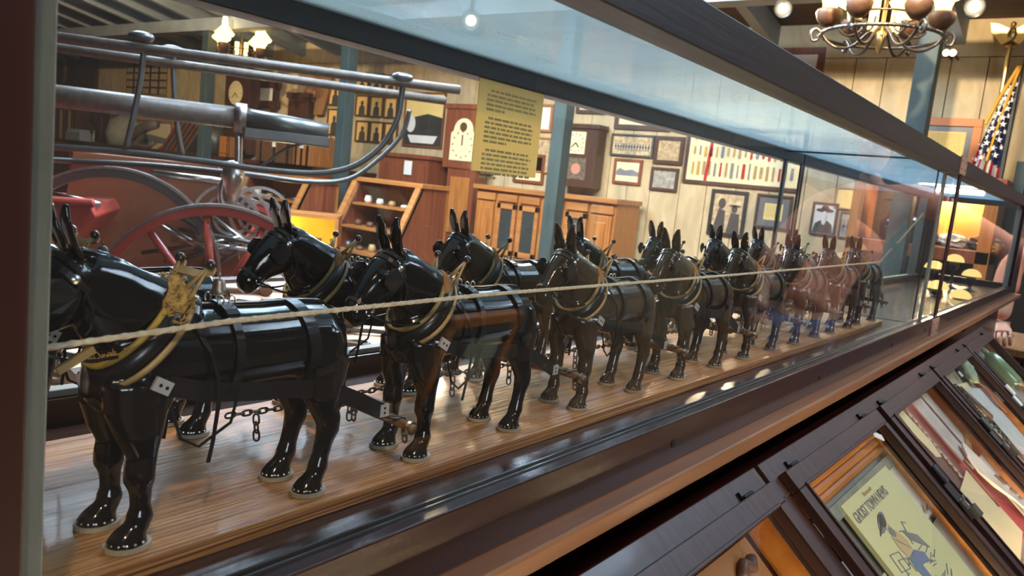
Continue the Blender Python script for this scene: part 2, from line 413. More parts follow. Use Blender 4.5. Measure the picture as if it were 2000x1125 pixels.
# plates that join the two sections
plate = mat('pinkish steel plate', (0.40, 0.24, 0.19), 0.4, 0.3)
for z0, z1, lab in ((.405, .53, 'small steel hinge plate on the top rail joint'), (-.785, -.655, 'small steel joining plate with four screws on the bottom rail joint')):
    b = MB(); dbox(b, (-.931, 6.36, z0), (-.921, 6.63, z1)); b.mi = 1
    for yy in (6.42, 6.57):
        for zz in (z0 + .035, z1 - .035): b.lathe([(.002, 0), (.002, .0006)], D(-.921, yy, zz), (1, 0, 0), 10)
    tag(b.build('joining_plate', [plate, W['hole']], bevel=.0008), lab, 'bracket')

# ledge board and long cabinet under the case
tag(MB().box(tuple(D(-2.24, -1.2, -.826)), tuple(D(-.865, 12.95, -.772))).build('ledge_board', W['ledge'], bevel=.0025),
    'long brown ledge board that the glass cases stand on', 'shelf')
cab = empty('base_cabinet', (-.42, 1.6, 0), 'dark recessed cabinet carrying the ledge under the glass case', 'cabinet')
def chi(o, p): o.parent = p; o.matrix_parent_inverse = Matrix.Translation(-p.location); return o
chi(MB().box((-.56, -.34, 0), (-.305, 3.62, H - .862*S)).build('cabinet_body', W['dark']), cab)
for y in (.2, 2.72, 4.9, 7.0, 9.1, 11.2):
    b = MB(); b.prism([(-1.09, -.826), (-.93, -.826), (-1.03, -1.0), (-1.09, -1.0)], y, y + .03, lambda u, v, n: D(u, n, v))
    chi(b.build('gusset', W['dark']), cab)

# platform board under the mules
tag(MB().box(tuple(D(-1.84, .372, -.724)), tuple(D(-1.200, 6.09, -.69))).build('platform_board', W['plat'], bevel=.001),
    'varnished wooden platform board under the mules', 'board')
# typed notice hanging on the inside of the rear glass
n = tag(MB().box(tuple(D(-2.07, 2.42, .035)), tuple(D(-2.066, 2.86, .455))).build('notice_sheet', W['notice']),
    'yellow typed notice sheet hung inside the rear glass', 'sign')
b = MB(); z = .36; row = 0
for para in (5, 6, 7):
    for q in range(para):
        y = 2.475 + (.02 if q == 0 else 0); end = 2.475 + (.34 if q < para - 1 else R.uniform(.1, .25)) - R.uniform(0, .03)
        while y < end:
            wl = R.uniform(.015, .05); dbox(b, (-2.0662, y, z - .0045), (-2.0650, min(y + wl, end), z + .0045)); y += wl + .008
        z -= .0185
    z -= .016
t = b.build('printed_lines', W['brownink']); t.parent = n

P1('end_rail', W['rail'], [((-2.06, .262, .40), (-1.04, .34, .52))])
P1('end_rail', W['case'], [((-2.04, .262, -.724), (-.985, .33, -.642))])
P1('end_glass', W['gend'], [((-2.06, .29, -.65), (-1.035, .298, .41))], 0)
for cc, PP, ya, yb in ((c1, P1, .367, 6.47), (c2, P2, 6.56, 12.15)):
    PP('glazing_bead', W['tin'], [((-.984, ya, -.646), (-.979, yb, -.636)), ((-.969, ya, -.644), (-.964, yb, -.638))], 0)
# ------------------------------------------------------------------ mule models (units: case units, scaled by S)
def lerp_tab(tab, t):
    if t <= tab[0][0]: return tab[0][1:]
    for a, b_ in zip(tab, tab[1:]):
        if t <= b_[0]:
            f = (t - a[0]) / (b_[0] - a[0]); f = f*f*(3-2*f) if False else f
            return tuple(p + (q - p) * f for p, q in zip(a[1:], b_[1:]))
    return tab[-1][1:]
TORSO = [(-.076,.288,.020,.030), (-.06,.293,.046,.058), (-.03,.303,.061,.076), (.03,.318,.071,.088), (.10,.320,.076,.086), (.18,.320,.079,.083),
         (.26,.320,.080,.081), (.34,.322,.078,.081), (.40,.318,.071,.080), (.435,.310,.057,.068), (.462,.305,.031,.045)]  # y, zc, rx, rz
NECK = [(0,.080,.345,.058,.092), (.25,.035,.368,.054,.094), (.5,-.012,.400,.047,.086), (.75,-.052,.434,.039,.069), (1,-.092,.462,.034,.048)]  # t,y,z,rx,rd
HP0, HP1 = Vector((0, -.100, .474)), Vector((0, -.217, .352))
HAX = (HP1 - HP0).normalized(); HLEN = (HP1 - HP0).length; HUP = Vector((0, HAX.z, -HAX.y)); HUP = HUP if HUP.z > 0 else -HUP
HEAD = [(-.12,.024,.028), (.02,.037,.042), (.15,.0415,.051), (.32,.0405,.055), (.46,.036,.049), (.60,.030,.040), (.75,.0275,.0335), (.88,.0285,.032), (.97,.0255,.029), (1.05,.013,.016)]  # t, rx, rd
HOFF = [(-.10,.000), (.15,-.004), (.32,-.008), (.46,-.004), (.6,.0), (.88,.0), (1.02,-.004)]
def head_ring(t, grow=0.0, n=20, a0=0, a1=2*PI):
    rx, rd = lerp_tab(HEAD, t); of = lerp_tab(HOFF, t)[0]
    c = HP0 + HAX * (t * HLEN) + HUP * of
    full = abs(a1 - a0 - 2*PI) < 1e-6
    return [c + Vector((math.cos(a0 + (a1-a0)*j/(n if full else n-1)) * (rx+grow), 0, 0)) + HUP * (math.sin(a0 + (a1-a0)*j/(n if full else n-1)) * (rd+grow)) for j in range(n)]
def torso_pt(y, ang, grow=0.0):
    zc, rx, rz = lerp_tab(TORSO, y)
    return Vector((math.cos(ang)*(rx+grow), y, zc + math.sin(ang)*(rz+grow)))
def ell(c, d, sx, sr, n=16):
    """ellipse round centre c in the plane across direction d: half sizes along x and along the other axis"""
    d = Vector(d).normalized(); ux = Vector((1,0,0)); ux = (ux - d*ux.dot(d)).normalized(); v = d.cross(ux)
    return [Vector(c) + ux*sx*math.cos(2*PI*j/n) + v*sr*math.sin(2*PI*j/n) for j in range(n)]
def chain_loft(b, pts, n=16):
    P = [Vector(p[:3]) for p in pts]
    rs = []
    for i, p in enumerate(pts):
        d = P[min(i+1, len(P)-1)] - P[max(i-1, 0)]
        rs.append(ell(P[i], d, p[3], p[4], n))
    b.rings(rs)
def mule_mesh(name, turn=0.0):
    b = MB()
    rs = []
    ysn = [TORSO[0][0] + (TORSO[-1][0]-TORSO[0][0])*i/26 for i in range(27)]
    for y in ysn: rs.append([torso_pt(y, 2*PI*j/24) for j in range(24)])
    b.rings(rs)
    # shoulders and haunches
    for sx in (-1, 1):
        b.ball((sx*.036, .015, .275), .05, 14, (.75, 1.0, 1.35))
        b.ball((sx*.038, .390, .300), .058, 14, (.75, 1.0, 1.25))
    # neck
    rs = []
    for i in range(13):
        y, z, rx, rd = lerp_tab(NECK, i/12)
        y2, z2, *_ = lerp_tab(NECK, min(1, i/12+.05)); y1, z1, *_ = lerp_tab(NECK, max(0, i/12-.05))
        rs.append(ell((0, y, z), (0, y2-y1, z2-z1), rx, rd, 20))
    b.rings(rs)
    b.sweep([(0,.09,.405), (0,.05,.440), (0,.0,.474), (0,-.05,.499), (0,-.098,.508)], .0055, .010, up=(0,-.5,.8), n=8)   # roached mane ridge
    # head
    b.rings([head_ring(-.12 + 1.17*i/22) for i in range(23)])
    c = HP0 + HAX*(.93*HLEN) 
    b.ball(tuple(c - HUP*.010), .0185, 12, (1.1, 1, .8))
    for sx in (-1, 1):   # brow, nostril
        e = HP0 + HAX*(.30*HLEN) + HUP*.022 + Vector((sx*.030,0,0)); b.ball(tuple(e), .0125, 10)
        e = HP0 + HAX*(.93*HLEN) + HUP*.010 + Vector((sx*.014,0,0)); b.ball(tuple(e), .0095, 10)
        # cheek
        e = HP0 + HAX*(.30*HLEN) - HUP*.022 + Vector((sx*.018,0,0)); b.ball(tuple(e), .026, 12, (.7,1,1))
    # ears: leaf shaped cups
    for sx in (-1, 1):
        rs = []
        for i in range(10):
            t = i / 9; z = .498 + t*.088; y = -.100 - .026*t - .006*math.sin(t*PI); x = sx*(.0215 + .008*t - .003*math.sin(t*PI))
            wd = .0185*math.sin(PI*min(1, .25 + .70*t))**.7 + .0015; th = .0085*(1-.4*t) + .001
            ring = []
            for j in range(12):
                a = 2*PI*j/12; ux = math.cos(a)*wd; uy = math.sin(a)*th - (.0035 if math.sin(a) < 0 else -.0008) * -(1 - (ux/wd)**2 if wd > 0 else 0) * (1-t)
                ring.append((x + ux, y + uy, z))
            rs.append(ring)
        b.rings(rs)
    # legs
    for sx in (-1, 1):
        X = sx*.055; Xt = sx*.046
        chain_loft(b, [(Xt,-.006,.290,.032,.060), (Xt,-.008,.240,.032,.055), (X,-.005,.198,.0275,.040), (X,.0,.162,.0225,.0265), (X,-.003,.136,.0240,.0265),
                       (X,-.003,.118,.0250,.0265), (X,.0,.098,.0180,.0190), (X,.001,.070,.0165,.0175), (X,.001,.052,.021,.0235), (X,-.002,.038,.0190,.0205), (X,-.008,.030,.0205,.0220), (X,-.010,.026,.0215,.0240)])
        chain_loft(b, [(X,-.008,.034,.0185,.0195), (X,-.014,.020,.0255,.0300), (X,-.019,.007,.0300,.0365), (X,-.019,.004,.0300,.0365)])
        b.ball((X, .012, .050), .0125, 10)
        Y = .38
        chain_loft(b, [(Xt,Y+.012,.290,.036,.062), (Xt,Y+.006,.240,.035,.056), (X,Y+.004,.205,.030,.043), (X,Y+.014,.175,.024,.032), (X,Y+.024,.152,.0230,.0290),
                       (X,Y+.024,.132,.0225,.0265), (X,Y+.016,.105,.0185,.0205), (X,Y+.009,.075,.0178,.0195), (X,Y+.005,.054,.021,.0230), (X,Y+.0,.040,.0190,.0205), (X,Y-.006,.030,.0205,.0220)])
        chain_loft(b, [(X,Y-.006,.034,.0185,.0195), (X,Y-.012,.020,.0250,.0300), (X,Y-.017,.007,.0295,.0360), (X,Y-.017,.004,.0295,.0360)])
    # tail
    chain_loft(b, [(0,.450,.355,.012,.012), (0,.470,.335,.011,.011), (0,.478,.28,.010,.010), (0,.478,.22,.013,.013), (0,.476,.165,.012,.012), (0,.475,.14,.004,.004)], 10)
    tmp = b.build(name + '_tmp', W['mblack'], scale=S)
    r = tmp.modifiers.new('r', 'REMESH'); r.mode = 'VOXEL'; r.voxel_size = .0044*S
    sm = tmp.modifiers.new('s', 'SMOOTH'); sm.factor = .5; sm.iterations = 3
    dg = bpy.context.evaluated_depsgraph_get()
    me = bpy.data.meshes.new_from_object(tmp.evaluated_get(dg)); me.name = name
    bpy.data.objects.remove(tmp)
    for p in me.polygons: p.use_smooth = True
    return me
MULE = mule_mesh('mule_model')

def ring_collar(grow, back, n=40, sx=1.0):
    """closed loop round the neck base: sloping from chest to withers"""
    pts = []
    ax = Vector((0, .0640, .0600)); c = Vector((0, .002, .3725)) - Vector((0, -.684, .729))*back
    for i in range(n):
        a = 2*PI*i/n
        lat = .060*sx + grow; lon = 1.0 + grow/ax.length
        k = math.sin(a)
        pts.append(c + Vector((math.cos(a)*lat*(1 - .16*k), 0, 0)) + ax*k*lon)
    return pts
def harness(root, lead=0, detail=True):
    def add(b, nm, m_, par=root, **kw): return b.build(nm, m_, par, scale=S, **kw)
    up = Vector((0, -.684, .729))
    b = MB(); b.sweep(ring_collar(.006, .014), .014, .019, up=up, closed=True, n=12); add(b, 'collar', W['leather'], smooth=True)
    b = MB(); b.sweep(ring_collar(.0035, -.008), .0058, .0065, up=up, closed=True, n=8); add(b, 'collar_piping', W['yellow'] if lead else W['piping'], smooth=True)
    # padded top of the collar
    rr = random.Random(3)
    b = MB(); pm = W['fleece'] if lead else W['felt']
    rs = []
    for i in range(15):
        a = PI*(.13 + .74*i/14); P0 = ring_collar(.006, 0.0, 200)[int(200*a/(2*PI))]
        sw = math.sin(PI*i/14)**.4
        ring = []
        for j in range(18):
            q = 2*PI*j/18; jt = rr.uniform(-.0035, .0035) if lead else 0
            ring.append(P0 - up*.004 + up*(math.cos(q)*((.030 if lead else .024)*sw + jt + .001)) + (P0 - Vector((0,.002,.372))).normalized()*(math.sin(q)*((.021 if lead else .015)*sw + jt + .001) + .003))
        rs.append(ring)
    b.rings(rs)
    if lead:
        for _ in range(420):
            a = rr.uniform(.10, .90)*PI; P0 = ring_collar(.006, 0.0, 200)[int(200*a/(2*PI))]; o_ = (P0 - Vector((0,.002,.372))).normalized()
            p = P0 + up*rr.uniform(-.030, .024) + o_*rr.uniform(.010, .022); q = p + o_*rr.uniform(.004, .010) + Vector([rr.uniform(-.005,.005) for _ in range(3)])
            b.sweep([p, (p+q)/2 + Vector((rr.uniform(-.002,.002),0,rr.uniform(-.002,.002))), q], .0016, n=5, taper=[1, .9, .2])
        # wool showing at the throat
        for _ in range(150):
            a = rr.uniform(1.22, 1.78)*PI; P0 = ring_collar(-.004, -.014, 200)[int(200*a/(2*PI)) % 200]
            q = P0 + Vector([rr.uniform(-.006,.006) for _ in range(3)]) + up*rr.uniform(0, .008); b.sweep([P0, q], .0018, n=5, taper=[1, .3])
    add(b, 'collar_pad', pm, smooth=True)
    # hames: pair of wooden bars along the collar, rising to a ball each
    for sx in (-1, 1):
        b = MB(); pts = []
        for i in range(15):
            a = (-.46 + .90*i/14)*PI; L_ = ring_collar(.022, .030, 400); P0 = L_[int(400*a/(2*PI)) % 400]; pts.append(Vector((sx*abs(P0.x), P0.y, P0.z)))
        b.sweep(pts, .0038, .0065, up=lambda i, p: up, n=6)
        top = Vector((sx*.050, .112, .489))
        p0 = Vector((sx*.024, .080, .440)); p1 = Vector((sx*.044, .078, .426))
        for p in (p0, p1): b.sweep([p, p*.5 + top*.5, top], .0042, .0034, up=up, n=6, taper=[1.5, .95, .6])
        hm = add(b, 'hame', W['tan'], smooth=True)
        bb = MB(); bb.ball(top, .0095, 14); bb.build('hame_ball', W['bead'], hm, scale=S, smooth=True)
    b = MB(); b.sweep([(-.03,.070,.440), (0,.076,.446), (.03,.070,.440)], .006, .0025, up=(0,-.6,.8), n=4); b.lathe([(.006,-.002),(.006,.002)], (0,.082,.452), (0,.7,.7), 12); add(b, 'hame_strap', W['leather'])
    # trace plates, tug chain fittings
    for sx in (-1, 1):
        b = MB()
        pts = [(.030,.285), (.10,.262), (.20,.247), (.30,.238), (.40,.220), (.47,.188), (.545,.150)]
        P3 = []
        for y, z in pts:
            rx = torso_pt(min(y, .44), 0)[0]; k = 1.0 if y < .42 else .8
            zc, rxx, rz = lerp_tab(TORSO, min(y, .47)); s_ = max(.0, 1 - ((z - zc)/max(rz, .01))**2)**.5 if abs(z-zc) < rz else .3
            P3.append(Vector((sx*max(rxx*s_ + .006, .066 if y > .03 else .07), y, z)))
        b.sweep(P3, .0028, .0180, up=(0,.1,1), n=4, taper=[.8,1,1,1,1,1,.85])
        tr = add(b, 'trace_strap', W['leather'])
        b = MB(); q = P3[-1]
        b.box((q.x-.004, q.y-.004, q.z-.014), (q.x+.004, q.y+.022, q.z+.015)); b.mi = 1
        for dz in (-.005, .006): b.lathe([(.0032, 0), (.0032, .0007)], (q.x + sx*.0036, q.y+.009, q.z+dz), (sx, 0, 0), 10)
        b.build('trace_plate', [W['plate'], W['hole']], tr, scale=S)
        b = MB(); q = Vector((sx*.084, .012, .290))
        mtx = Matrix.Translation(q) @ Matrix.Rotation(-.5, 4, 'X')
        b.box((-.003,-.014,-.012), (.003,.020,.012), mtx); b.mi = 1
        for dy in (-.002, .011): b.lathe([(.0034, 0), (.0034, .0007)], mtx @ Vector((sx*.0027, dy, 0)), (sx, 0, 0), 10)
        b.build('hame_plate', [W['plate'], W['hole']], root, scale=S)
    # back and belly straps
    def band(y, w_, g, a0=-.5, a1=1.5, n=36, slope=0.0):
        b = MB(); pts = []
        for i in range(n):
            a = (a0 + (a1-a0)*i/(n-1))*PI; pts.append(torso_pt(y + slope*math.sin(a), a, g))
        b.sweep(pts, w_, .0022, up=lambda i, p: (p - Vector((0, p.y, .3))).normalized(), n=4); return b
    add(band(.165, .0085, .004), 'girth_strap', W['leather'])
    add(band(.335, .0135, .0045, -.30, 1.30, slope=-.012), 'loin_strap', W['leather'])
    b = MB(); pts = [torso_pt(y, PI/2, .004) for y in (.095,.13,.18,.24,.30,.36,.40,.435)]
    b.sweep(pts, .0068, .0022, up=(0,0,1), n=4); add(b, 'back_strap', W['leather'])
    # breeching round the rump
    b = MB(); pts = []
    for i in range(21):
        a = -PI*.5 + PI*i/20; pts.append((math.sin(a)*.084, .34 + math.cos(a)*.135, .268 + .02*math.cos(a)))
    b.sweep(pts, .0028, .0085, up=(0,0,1), n=4); add(b, 'breeching_strap', W['leather'])
    # terret pad with rings on the back
    b = MB(); pd = torso_pt(.165, PI/2, .008)
    b.sweep([torso_pt(.165, PI*(.30 + .4*i/8), .0075) for i in range(9)], .013, .004, up=lambda i, p: (p - Vector((0, p.y, .3))).normalized(), n=4)
    pad = add(b, 'back_pad', W['leather'])
    b = MB()
    for sx in (-1, 1):
        for yy in (.155, .178):
            c = Vector((sx*.022, yy, pd.z + .006)); b.sweep([c + Vector((.0035*math.cos(2*PI*i/14), .004*math.cos(2*PI*i/14), .0088*math.sin(2*PI*i/14))) for i in range(14)], .0017, closed=True, n=6)
    b.build('terret_rings', W['steel'], pad, scale=S, smooth=True)
    # bridle
    b = MB()
    for t, g, w_ in ((.075, .0022, .0052), (.80, .0020, .0040)):
        b.sweep(head_ring(t, g, 26), w_, .0016, up=lambda i, p: (p - (HP0 + HAX*(t*HLEN))).normalized(), closed=True, n=4)
    b.sweep([HP0 + HAX*(-.02*HLEN) + Vector((math.cos(a)*.040, 0, 0)) + HUP*(math.sin(a)*.038 + .004) for a in [PI*(.05 + .9*i/12) for i in range(13)]], .0045, .0018, up=lambda i, p: (p - HP0).normalized(), n=4)
    for sx in (-1, 1):
        pts = []
        for i in range(9):
            t = .05 + .78*i/8; rx, rd = lerp_tab(HEAD, t); pts.append(HP0 + HAX*(t*HLEN) + Vector((sx*(rx + .0015), 0, 0)) - HUP*.008)
        b.sweep(pts, .0030, .0013, up=(sx, 0, 0), n=4)
        # throat latch
        pts = [HP0 + HAX*(.04*HLEN) + Vector((sx*.038, 0, 0)), Vector((sx*.0415, -.085, .42)), Vector((sx*.034, -.082, .385)), Vector((0, -.080, .360))]
        b.sweep(pts, .0026, .0012, up=(sx, 0, .2), n=4)
    add(b, 'bridle', W['leather'])
    for sx in (-1, 1):
        b = MB(); c = HP0 + HAX*(.31*HLEN) + HUP*.012 + Vector((sx*.047, 0, 0))
        poly = [(-.026,-.014), (-.020,-.024), (.014,-.024), (.024,-.012), (.024,.014), (.012,.024), (-.014,.024), (-.026,.012)]
        outx = Vector((sx*.92, 0, 0)) + HUP*.25; outx.normalize(); vv = (HUP - outx*HUP.dot(outx)).normalized()
        fl = [c + HAX*u + vv*v + outx*(.012*max(0, v/.024) + .003) for u, v in poly]
        V0 = [b.bm.verts.new(p) for p in fl]; V1 = [b.bm.verts.new(p + outx*.0025) for p in fl]
        b._f(V0[::-1]); b._f(V1)
        for i in range(8): j = (i+1) % 8; b._f([V0[i], V0[j], V1[j], V1[i]])
        add(b, 'blinder', W['leather'])
        b = MB(); c = HP0 + HAX*(.075*HLEN) + Vector((sx*.0415, 0, 0)) + HUP*.006
        b.lathe([(.0001, .0035), (.004, .0030), (.0052, .0018), (.0078, .0012), (.0082, 0)][::-1], c, (sx, 0, .1), 16); add(b, 'rosette', W['steel'], smooth=True)
        b = MB(); e = HP0 + HAX*(.31*HLEN) + HUP*.026 + Vector((sx*.0365, 0, 0)); b.ball(e, .0058, 10); add(b, 'eye', W['bead'], smooth=True)
        b = MB(); c = HP0 + HAX*(.80*HLEN) - HUP*.008 + Vector((sx*.0285, 0, 0))
        b.sweep([c + HAX*(.0085*math.cos(2*PI*i/16)) + HUP*(.0085*math.sin(2*PI*i/16)) for i in range(16)], .0018, closed=True, n=6)
        d = c + HAX*(-.010) + HUP*(-.004); b.box((d.x-.0012, d.y-.006, d.z-.007), (d.x+.0012, d.y+.006, d.z+.007)); add(b, 'bit_ring', W['steel'])
        # bearing rein from bit to hames
        b = MB(); p0 = c; p1 = Vector((sx*.062, .02, .36)); mid = (p0+p1)/2 - Vector((0, 0, .055)) + Vector((sx*.012, -.02, 0))
        b.sweep([p0*(1-t)**2 + mid*2*t*(1-t) + p1*t*t for t in [i/12 for i in range(13)]], .0024, .0012, up=(sx, 0, 0), n=4); add(b, 'rein', W['leather'])
    # hanging strap ends behind the collar
    b = MB()
    for sx in (-1, 1):
        b.sweep([(sx*.060,.085,.385), (sx*.086,.10,.34), (sx*.090,.115,.29), (sx*.088,.12,.24), (sx*.080,.118,.17), (sx*.078,.112,.13)], .0035, .0014, up=(sx,0,0), n=4)
        b.sweep([(sx*.086,.03,.25), (sx*.088,.05,.19), (sx*.080,.09,.165), (sx*.083,.15,.20), (sx*.082,.165,.26)], .0026, .0013, up=(sx,0,0), n=4)
    add(b, 'hanging_strap', W['leather'])
    # shoes with nail heads
    for X in (-.055, .055):
        for Y in (-.019, .363):
            b = MB(); k = 22; ring = [(.0330*math.cos(2*PI*i/k) + X, .0400*math.sin(2*PI*i/k) + Y, 0.0) for i in range(k)]
            b.rings([ring, [(x_, y_, .0085) for x_, y_, _ in ring]]); sh = add(b, 'horseshoe', W['shoe'])
            b = MB()
            for a in (-2.45, -2.05, -1.65, -1.25, -.85, -.45, -.05, .4, 2.75, 3.1): b.ball((X + .0280*math.cos(a), Y + .0338*math.sin(a) + .001, .0135), .0026, 6)
            b.build('horseshoe_nails', W['steel'], sh, scale=S)
def new_mule(mt, lead):
    o = bpy.data.objects.new('mule_model', MULE.copy() if lead == 99 else MULE); COL.objects.link(o)
    me = o.data
    harness(o, lead); return o
mats_done = {}
def mule_proto(mt, lead):
    o = bpy.data.objects.new('mule_model', MULE.copy()); COL.objects.link(o); o.data.materials.clear(); o.data.materials.append(W[mt]); harness(o, lead); return o
def bells(root):
    """wooden bow with bells over the hames of a leader"""
    b = MB(); b.sweep([(-.056,.118,.478), (-.03,.100,.470), (.03,.100,.470), (.056,.118,.478)], .0095, .0025, up=(0,-.5,.8), n=4)
    bar = b.build('bell_bow', W['tan'], root, scale=S)
    for x in (-.066, .066):
        b = MB(); b.lathe([(.001,.006), (.0075,.004), (.0105,-.001), (.0125,-.014), (.017,-.022), (.0155,-.022), (.0005,-.004)], (x,.122,.462), n=18); b.sweep([(x,.122,.478),(x,.122,.466)], .0015)
        b.build('bell', W['pewter'], bar, scale=S, smooth=True)
protos = {('mblack', 1): mule_proto('mblack', 1), ('mblack', 0): None, ('mbrown', 0): None, ('mtint', 0): None}
for k_ in protos:
    if protos[k_] is None: protos[k_] = mule_proto(*k_)
YK = [.672, 1.40, 2.128, 2.856, 3.57, 4.28, 4.98, 5.62]
ORD = ['first', 'second', 'third', 'fourth', 'fifth', 'sixth', 'seventh', 'eighth', 'ninth']
rowcol = [['mblack','mblack','mbrown','mbrown','mbrown','mtint','mtint','mbrown','mblack'], ['mblack','mblack','mbrown','mblack','mbrown','mbrown','mtint','mbrown','mblack']]
used_p = set()
for row, (cx, rn) in enumerate(((-1.315, 'near'), (-1.745, 'far'))):
    for k in range(8):
        key = (rowcol[row][k], 1 if k == 0 else 0); p = protos[key]
        if key in used_p: o = copy_tree(p)
        else: o = p; used_p.add(key)
        rr = random.Random(k*7 + row)
        o.location = D(cx + rr.uniform(-.006, .006), YK[k] + rr.uniform(-.012, .012), -.689)
        o.rotation_euler = (0, 0, rr.uniform(-.035, .035))
        if k == 0: bells(o)
        cn = {'mblack': 'black', 'mbrown': 'dark brown', 'mtint': 'reflection-reddened brown'}[key[0]]
        if k == 0: lab = '%s leader mule with fleece collar and bells, %s' % (cn, 'nearest the camera' if row == 0 else 'mostly hidden behind the nearest mule')
        elif row == 0: lab = 'glossy %s model mule, %s from the left in the near row' % (cn, ORD[k])
        else: lab = 'glossy %s model mule, %s from the left in the far row' % (cn, ORD[k])
        tag(o, lab, 'model mule', 'harnessed model mules in two rows')
# ------------------------------------------------------------------ singletrees, centre chain, jerk line
def link(b, c, d, u, L=.019, r=.0026):
    d = Vector(d).normalized(); u = Vector(u); u = (u - d*u.dot(d)).normalized(); pts = []
    for i in range(16):
        a = 2*PI*i/16; pts.append(Vector(c) + d*(L*.5*math.cos(a) + (L*.22 if math.cos(a) > 0 else -L*.22)) + u*(.0068*math.sin(a)))
    b.sweep(pts, r, closed=True, n=6)
def chain(b, pts, pitch=.022):
    P = [Vector(p) for p in pts]; seg = []; 
    for a, c in zip(P, P[1:]):
        n_ = max(1, round((c-a).length/pitch)); seg += [(a + (c-a)*((i+.5)/n_), c-a) for i in range(n_)]
    for i, (c, d) in enumerate(seg): link(b, c, d, (1,0,.2) if i % 2 else (.2,.1,1))
proto = None
for row, (cx, rn) in enumerate(((-1.315, 'near'), (-1.745, 'far'))):
    for k in range(8):
        loc = D(cx, YK[k] + .605 - (.16 if k == 7 else 0), -.689 + (.115 if k == 0 and row == 0 else .132))
        if proto is None:
            t = empty('singletree', loc); proto = t
            b = MB(); b.sweep([(-.135,0,0), (-.06,0,.004), (0,0,.005), (.06,0,.004), (.135,0,0)], .011, .0125, up=(0,0,1), n=10, taper=[.8,1,1.12,1,.8]); b.build('bar', W['tree'], t, scale=S, smooth=True)
            for x in (-.125, .125):
                b = MB(); b.sweep([(x, .0132*math.cos(a), .0145*math.sin(a)) for a in [2*PI*i/14 for i in range(14)]], .0018, .005, up=(1,0,0), closed=True, n=4); fr = b.build('ferrule', W['steel'], t, scale=S)
                s_ = 1 if x > 0 else -1
                b = MB(); chain(b, [(s_*.07,-.030,.016), (s_*.085,-.008,.014), (s_*.092,.012,.006), (s_*.093,.014,-.04)], .017); b.build('tug_chain', W['iron'], t, scale=S, smooth=True)
        else: t = copy_tree(proto)
        t.location = loc; t.rotation_euler = (0, 0, (-.04 if row == 0 else .03))
        tag(t, 'wooden singletree with hanging tug chain behind the %s mule of the %s row' % (ORD[k], rn), 'harness bar', 'singletrees behind the mules')
proto = None
for k in range(7):
    loc = D(-1.53, YK[k] + .655, -.689 + .118)
    if proto is None:
        t = empty('doubletree', loc); proto = t
        b = MB(); b.box((-.21,-.012,-.010), (.21,.012,.010)); b.build('beam', W['tree'], t, scale=S, bevel=.0008)
        b = MB(); b.sweep([(0, .016*math.cos(a), .016*math.sin(a)) for a in [2*PI*i/14 for i in range(14)]], .002, .010, up=(1,0,0), closed=True, n=4); b.build('clevis', W['iron'], t, scale=S)
    else: t = copy_tree(proto)
    t.location = loc; tag(t, 'square wooden doubletree beam behind the %s pair of mules' % ORD[k], 'harness bar', 'doubletrees between the mule pairs')
b = MB(); pts = []
for k in range(10):
    y = 1.02 + .728*k; pts += [(-1.53, y, -.592), (-1.53, y+.24, -.602), (-1.53, y+.48, -.598)]
pts = [p for p in pts if p[1] < 5.9]
P = [Vector(p) for p in pts]; chain(b, P, .0225)
for k in range(8): chain(b, [(-1.53, 1.10 + .70*k, -.605), (-1.53, 1.105 + .70*k, -.665)], .02) if k < 7 else None
for k in range(8): chain(b, [(-1.53, 1.39 + .70*k, -.605), (-1.53, 1.392 + .70*k, -.668)], .02) if k < 6 else None
tag(b.build('draft_chain', W['iron'], scale=S, loc=(0, 0, H), smooth=True), 'dark iron draft chain running between the two rows of mules', 'chain')
b = MB()
pts = [(-1.215,.470,-.315), (-1.215,.509,-.311), (-1.215,.807,-.2945), (-1.215,1.528,-.2815), (-1.215,3.141,-.2777), (-1.215,4.6,-.2695), (-1.215,5.76,-.2635)]
def cat_pts(pts, n=30):
    P = [Vector(p) for p in pts]; out = []
    for a, c in zip(P, P[1:]): out += [a + (c-a)*(i/n) for i in range(n)]
    return out + [P[-1]]
cp = cat_pts(pts, 14)
b.sweep(cp, .0048, n=8)
for ph in (0, PI):   # two twisted strands
    sp = []; L_ = 0; fine = cat_pts(pts, 70)
    for i, p in enumerate(fine):
        if i: L_ += (p - fine[i-1]).length
        if p.y > 4: break
        a = L_/.0085*1.0 + ph; sp.append(p + Vector((math.cos(a)*.0030, 0, math.sin(a)*.0030)))
    b.sweep(sp, .0030, n=5)
tag(b.build('jerk_line', W['rope'], scale=S, loc=(0, 0, H), smooth=True), 'long pale cord stretched along the near row of mules', 'cord')
b = MB(); b.sweep([(-1.215,5.76,-.262), (-1.165,5.82,-.16)], .006, n=8); b.sweep([(-1.145,5.85,-.125), (-1.04,5.98,.095)], .006, n=8)
tag(b.build('steering_stick', W['rope'], scale=S, loc=(0, 0, H)), 'pale slanting stick at the far end of the cord', 'stick')
# bit stick at the left end of the jerk line
b = MB(); b.box((-.004,-.03,-.006), (.004,.03,.006)); o = b.build('jockey_stick', W['tan'], scale=S, loc=D(-1.215,.545,-.335)); o.rotation_euler = (.5,0,0)
tag(o, 'short tan stick under the cord at the first mule', 'stick')
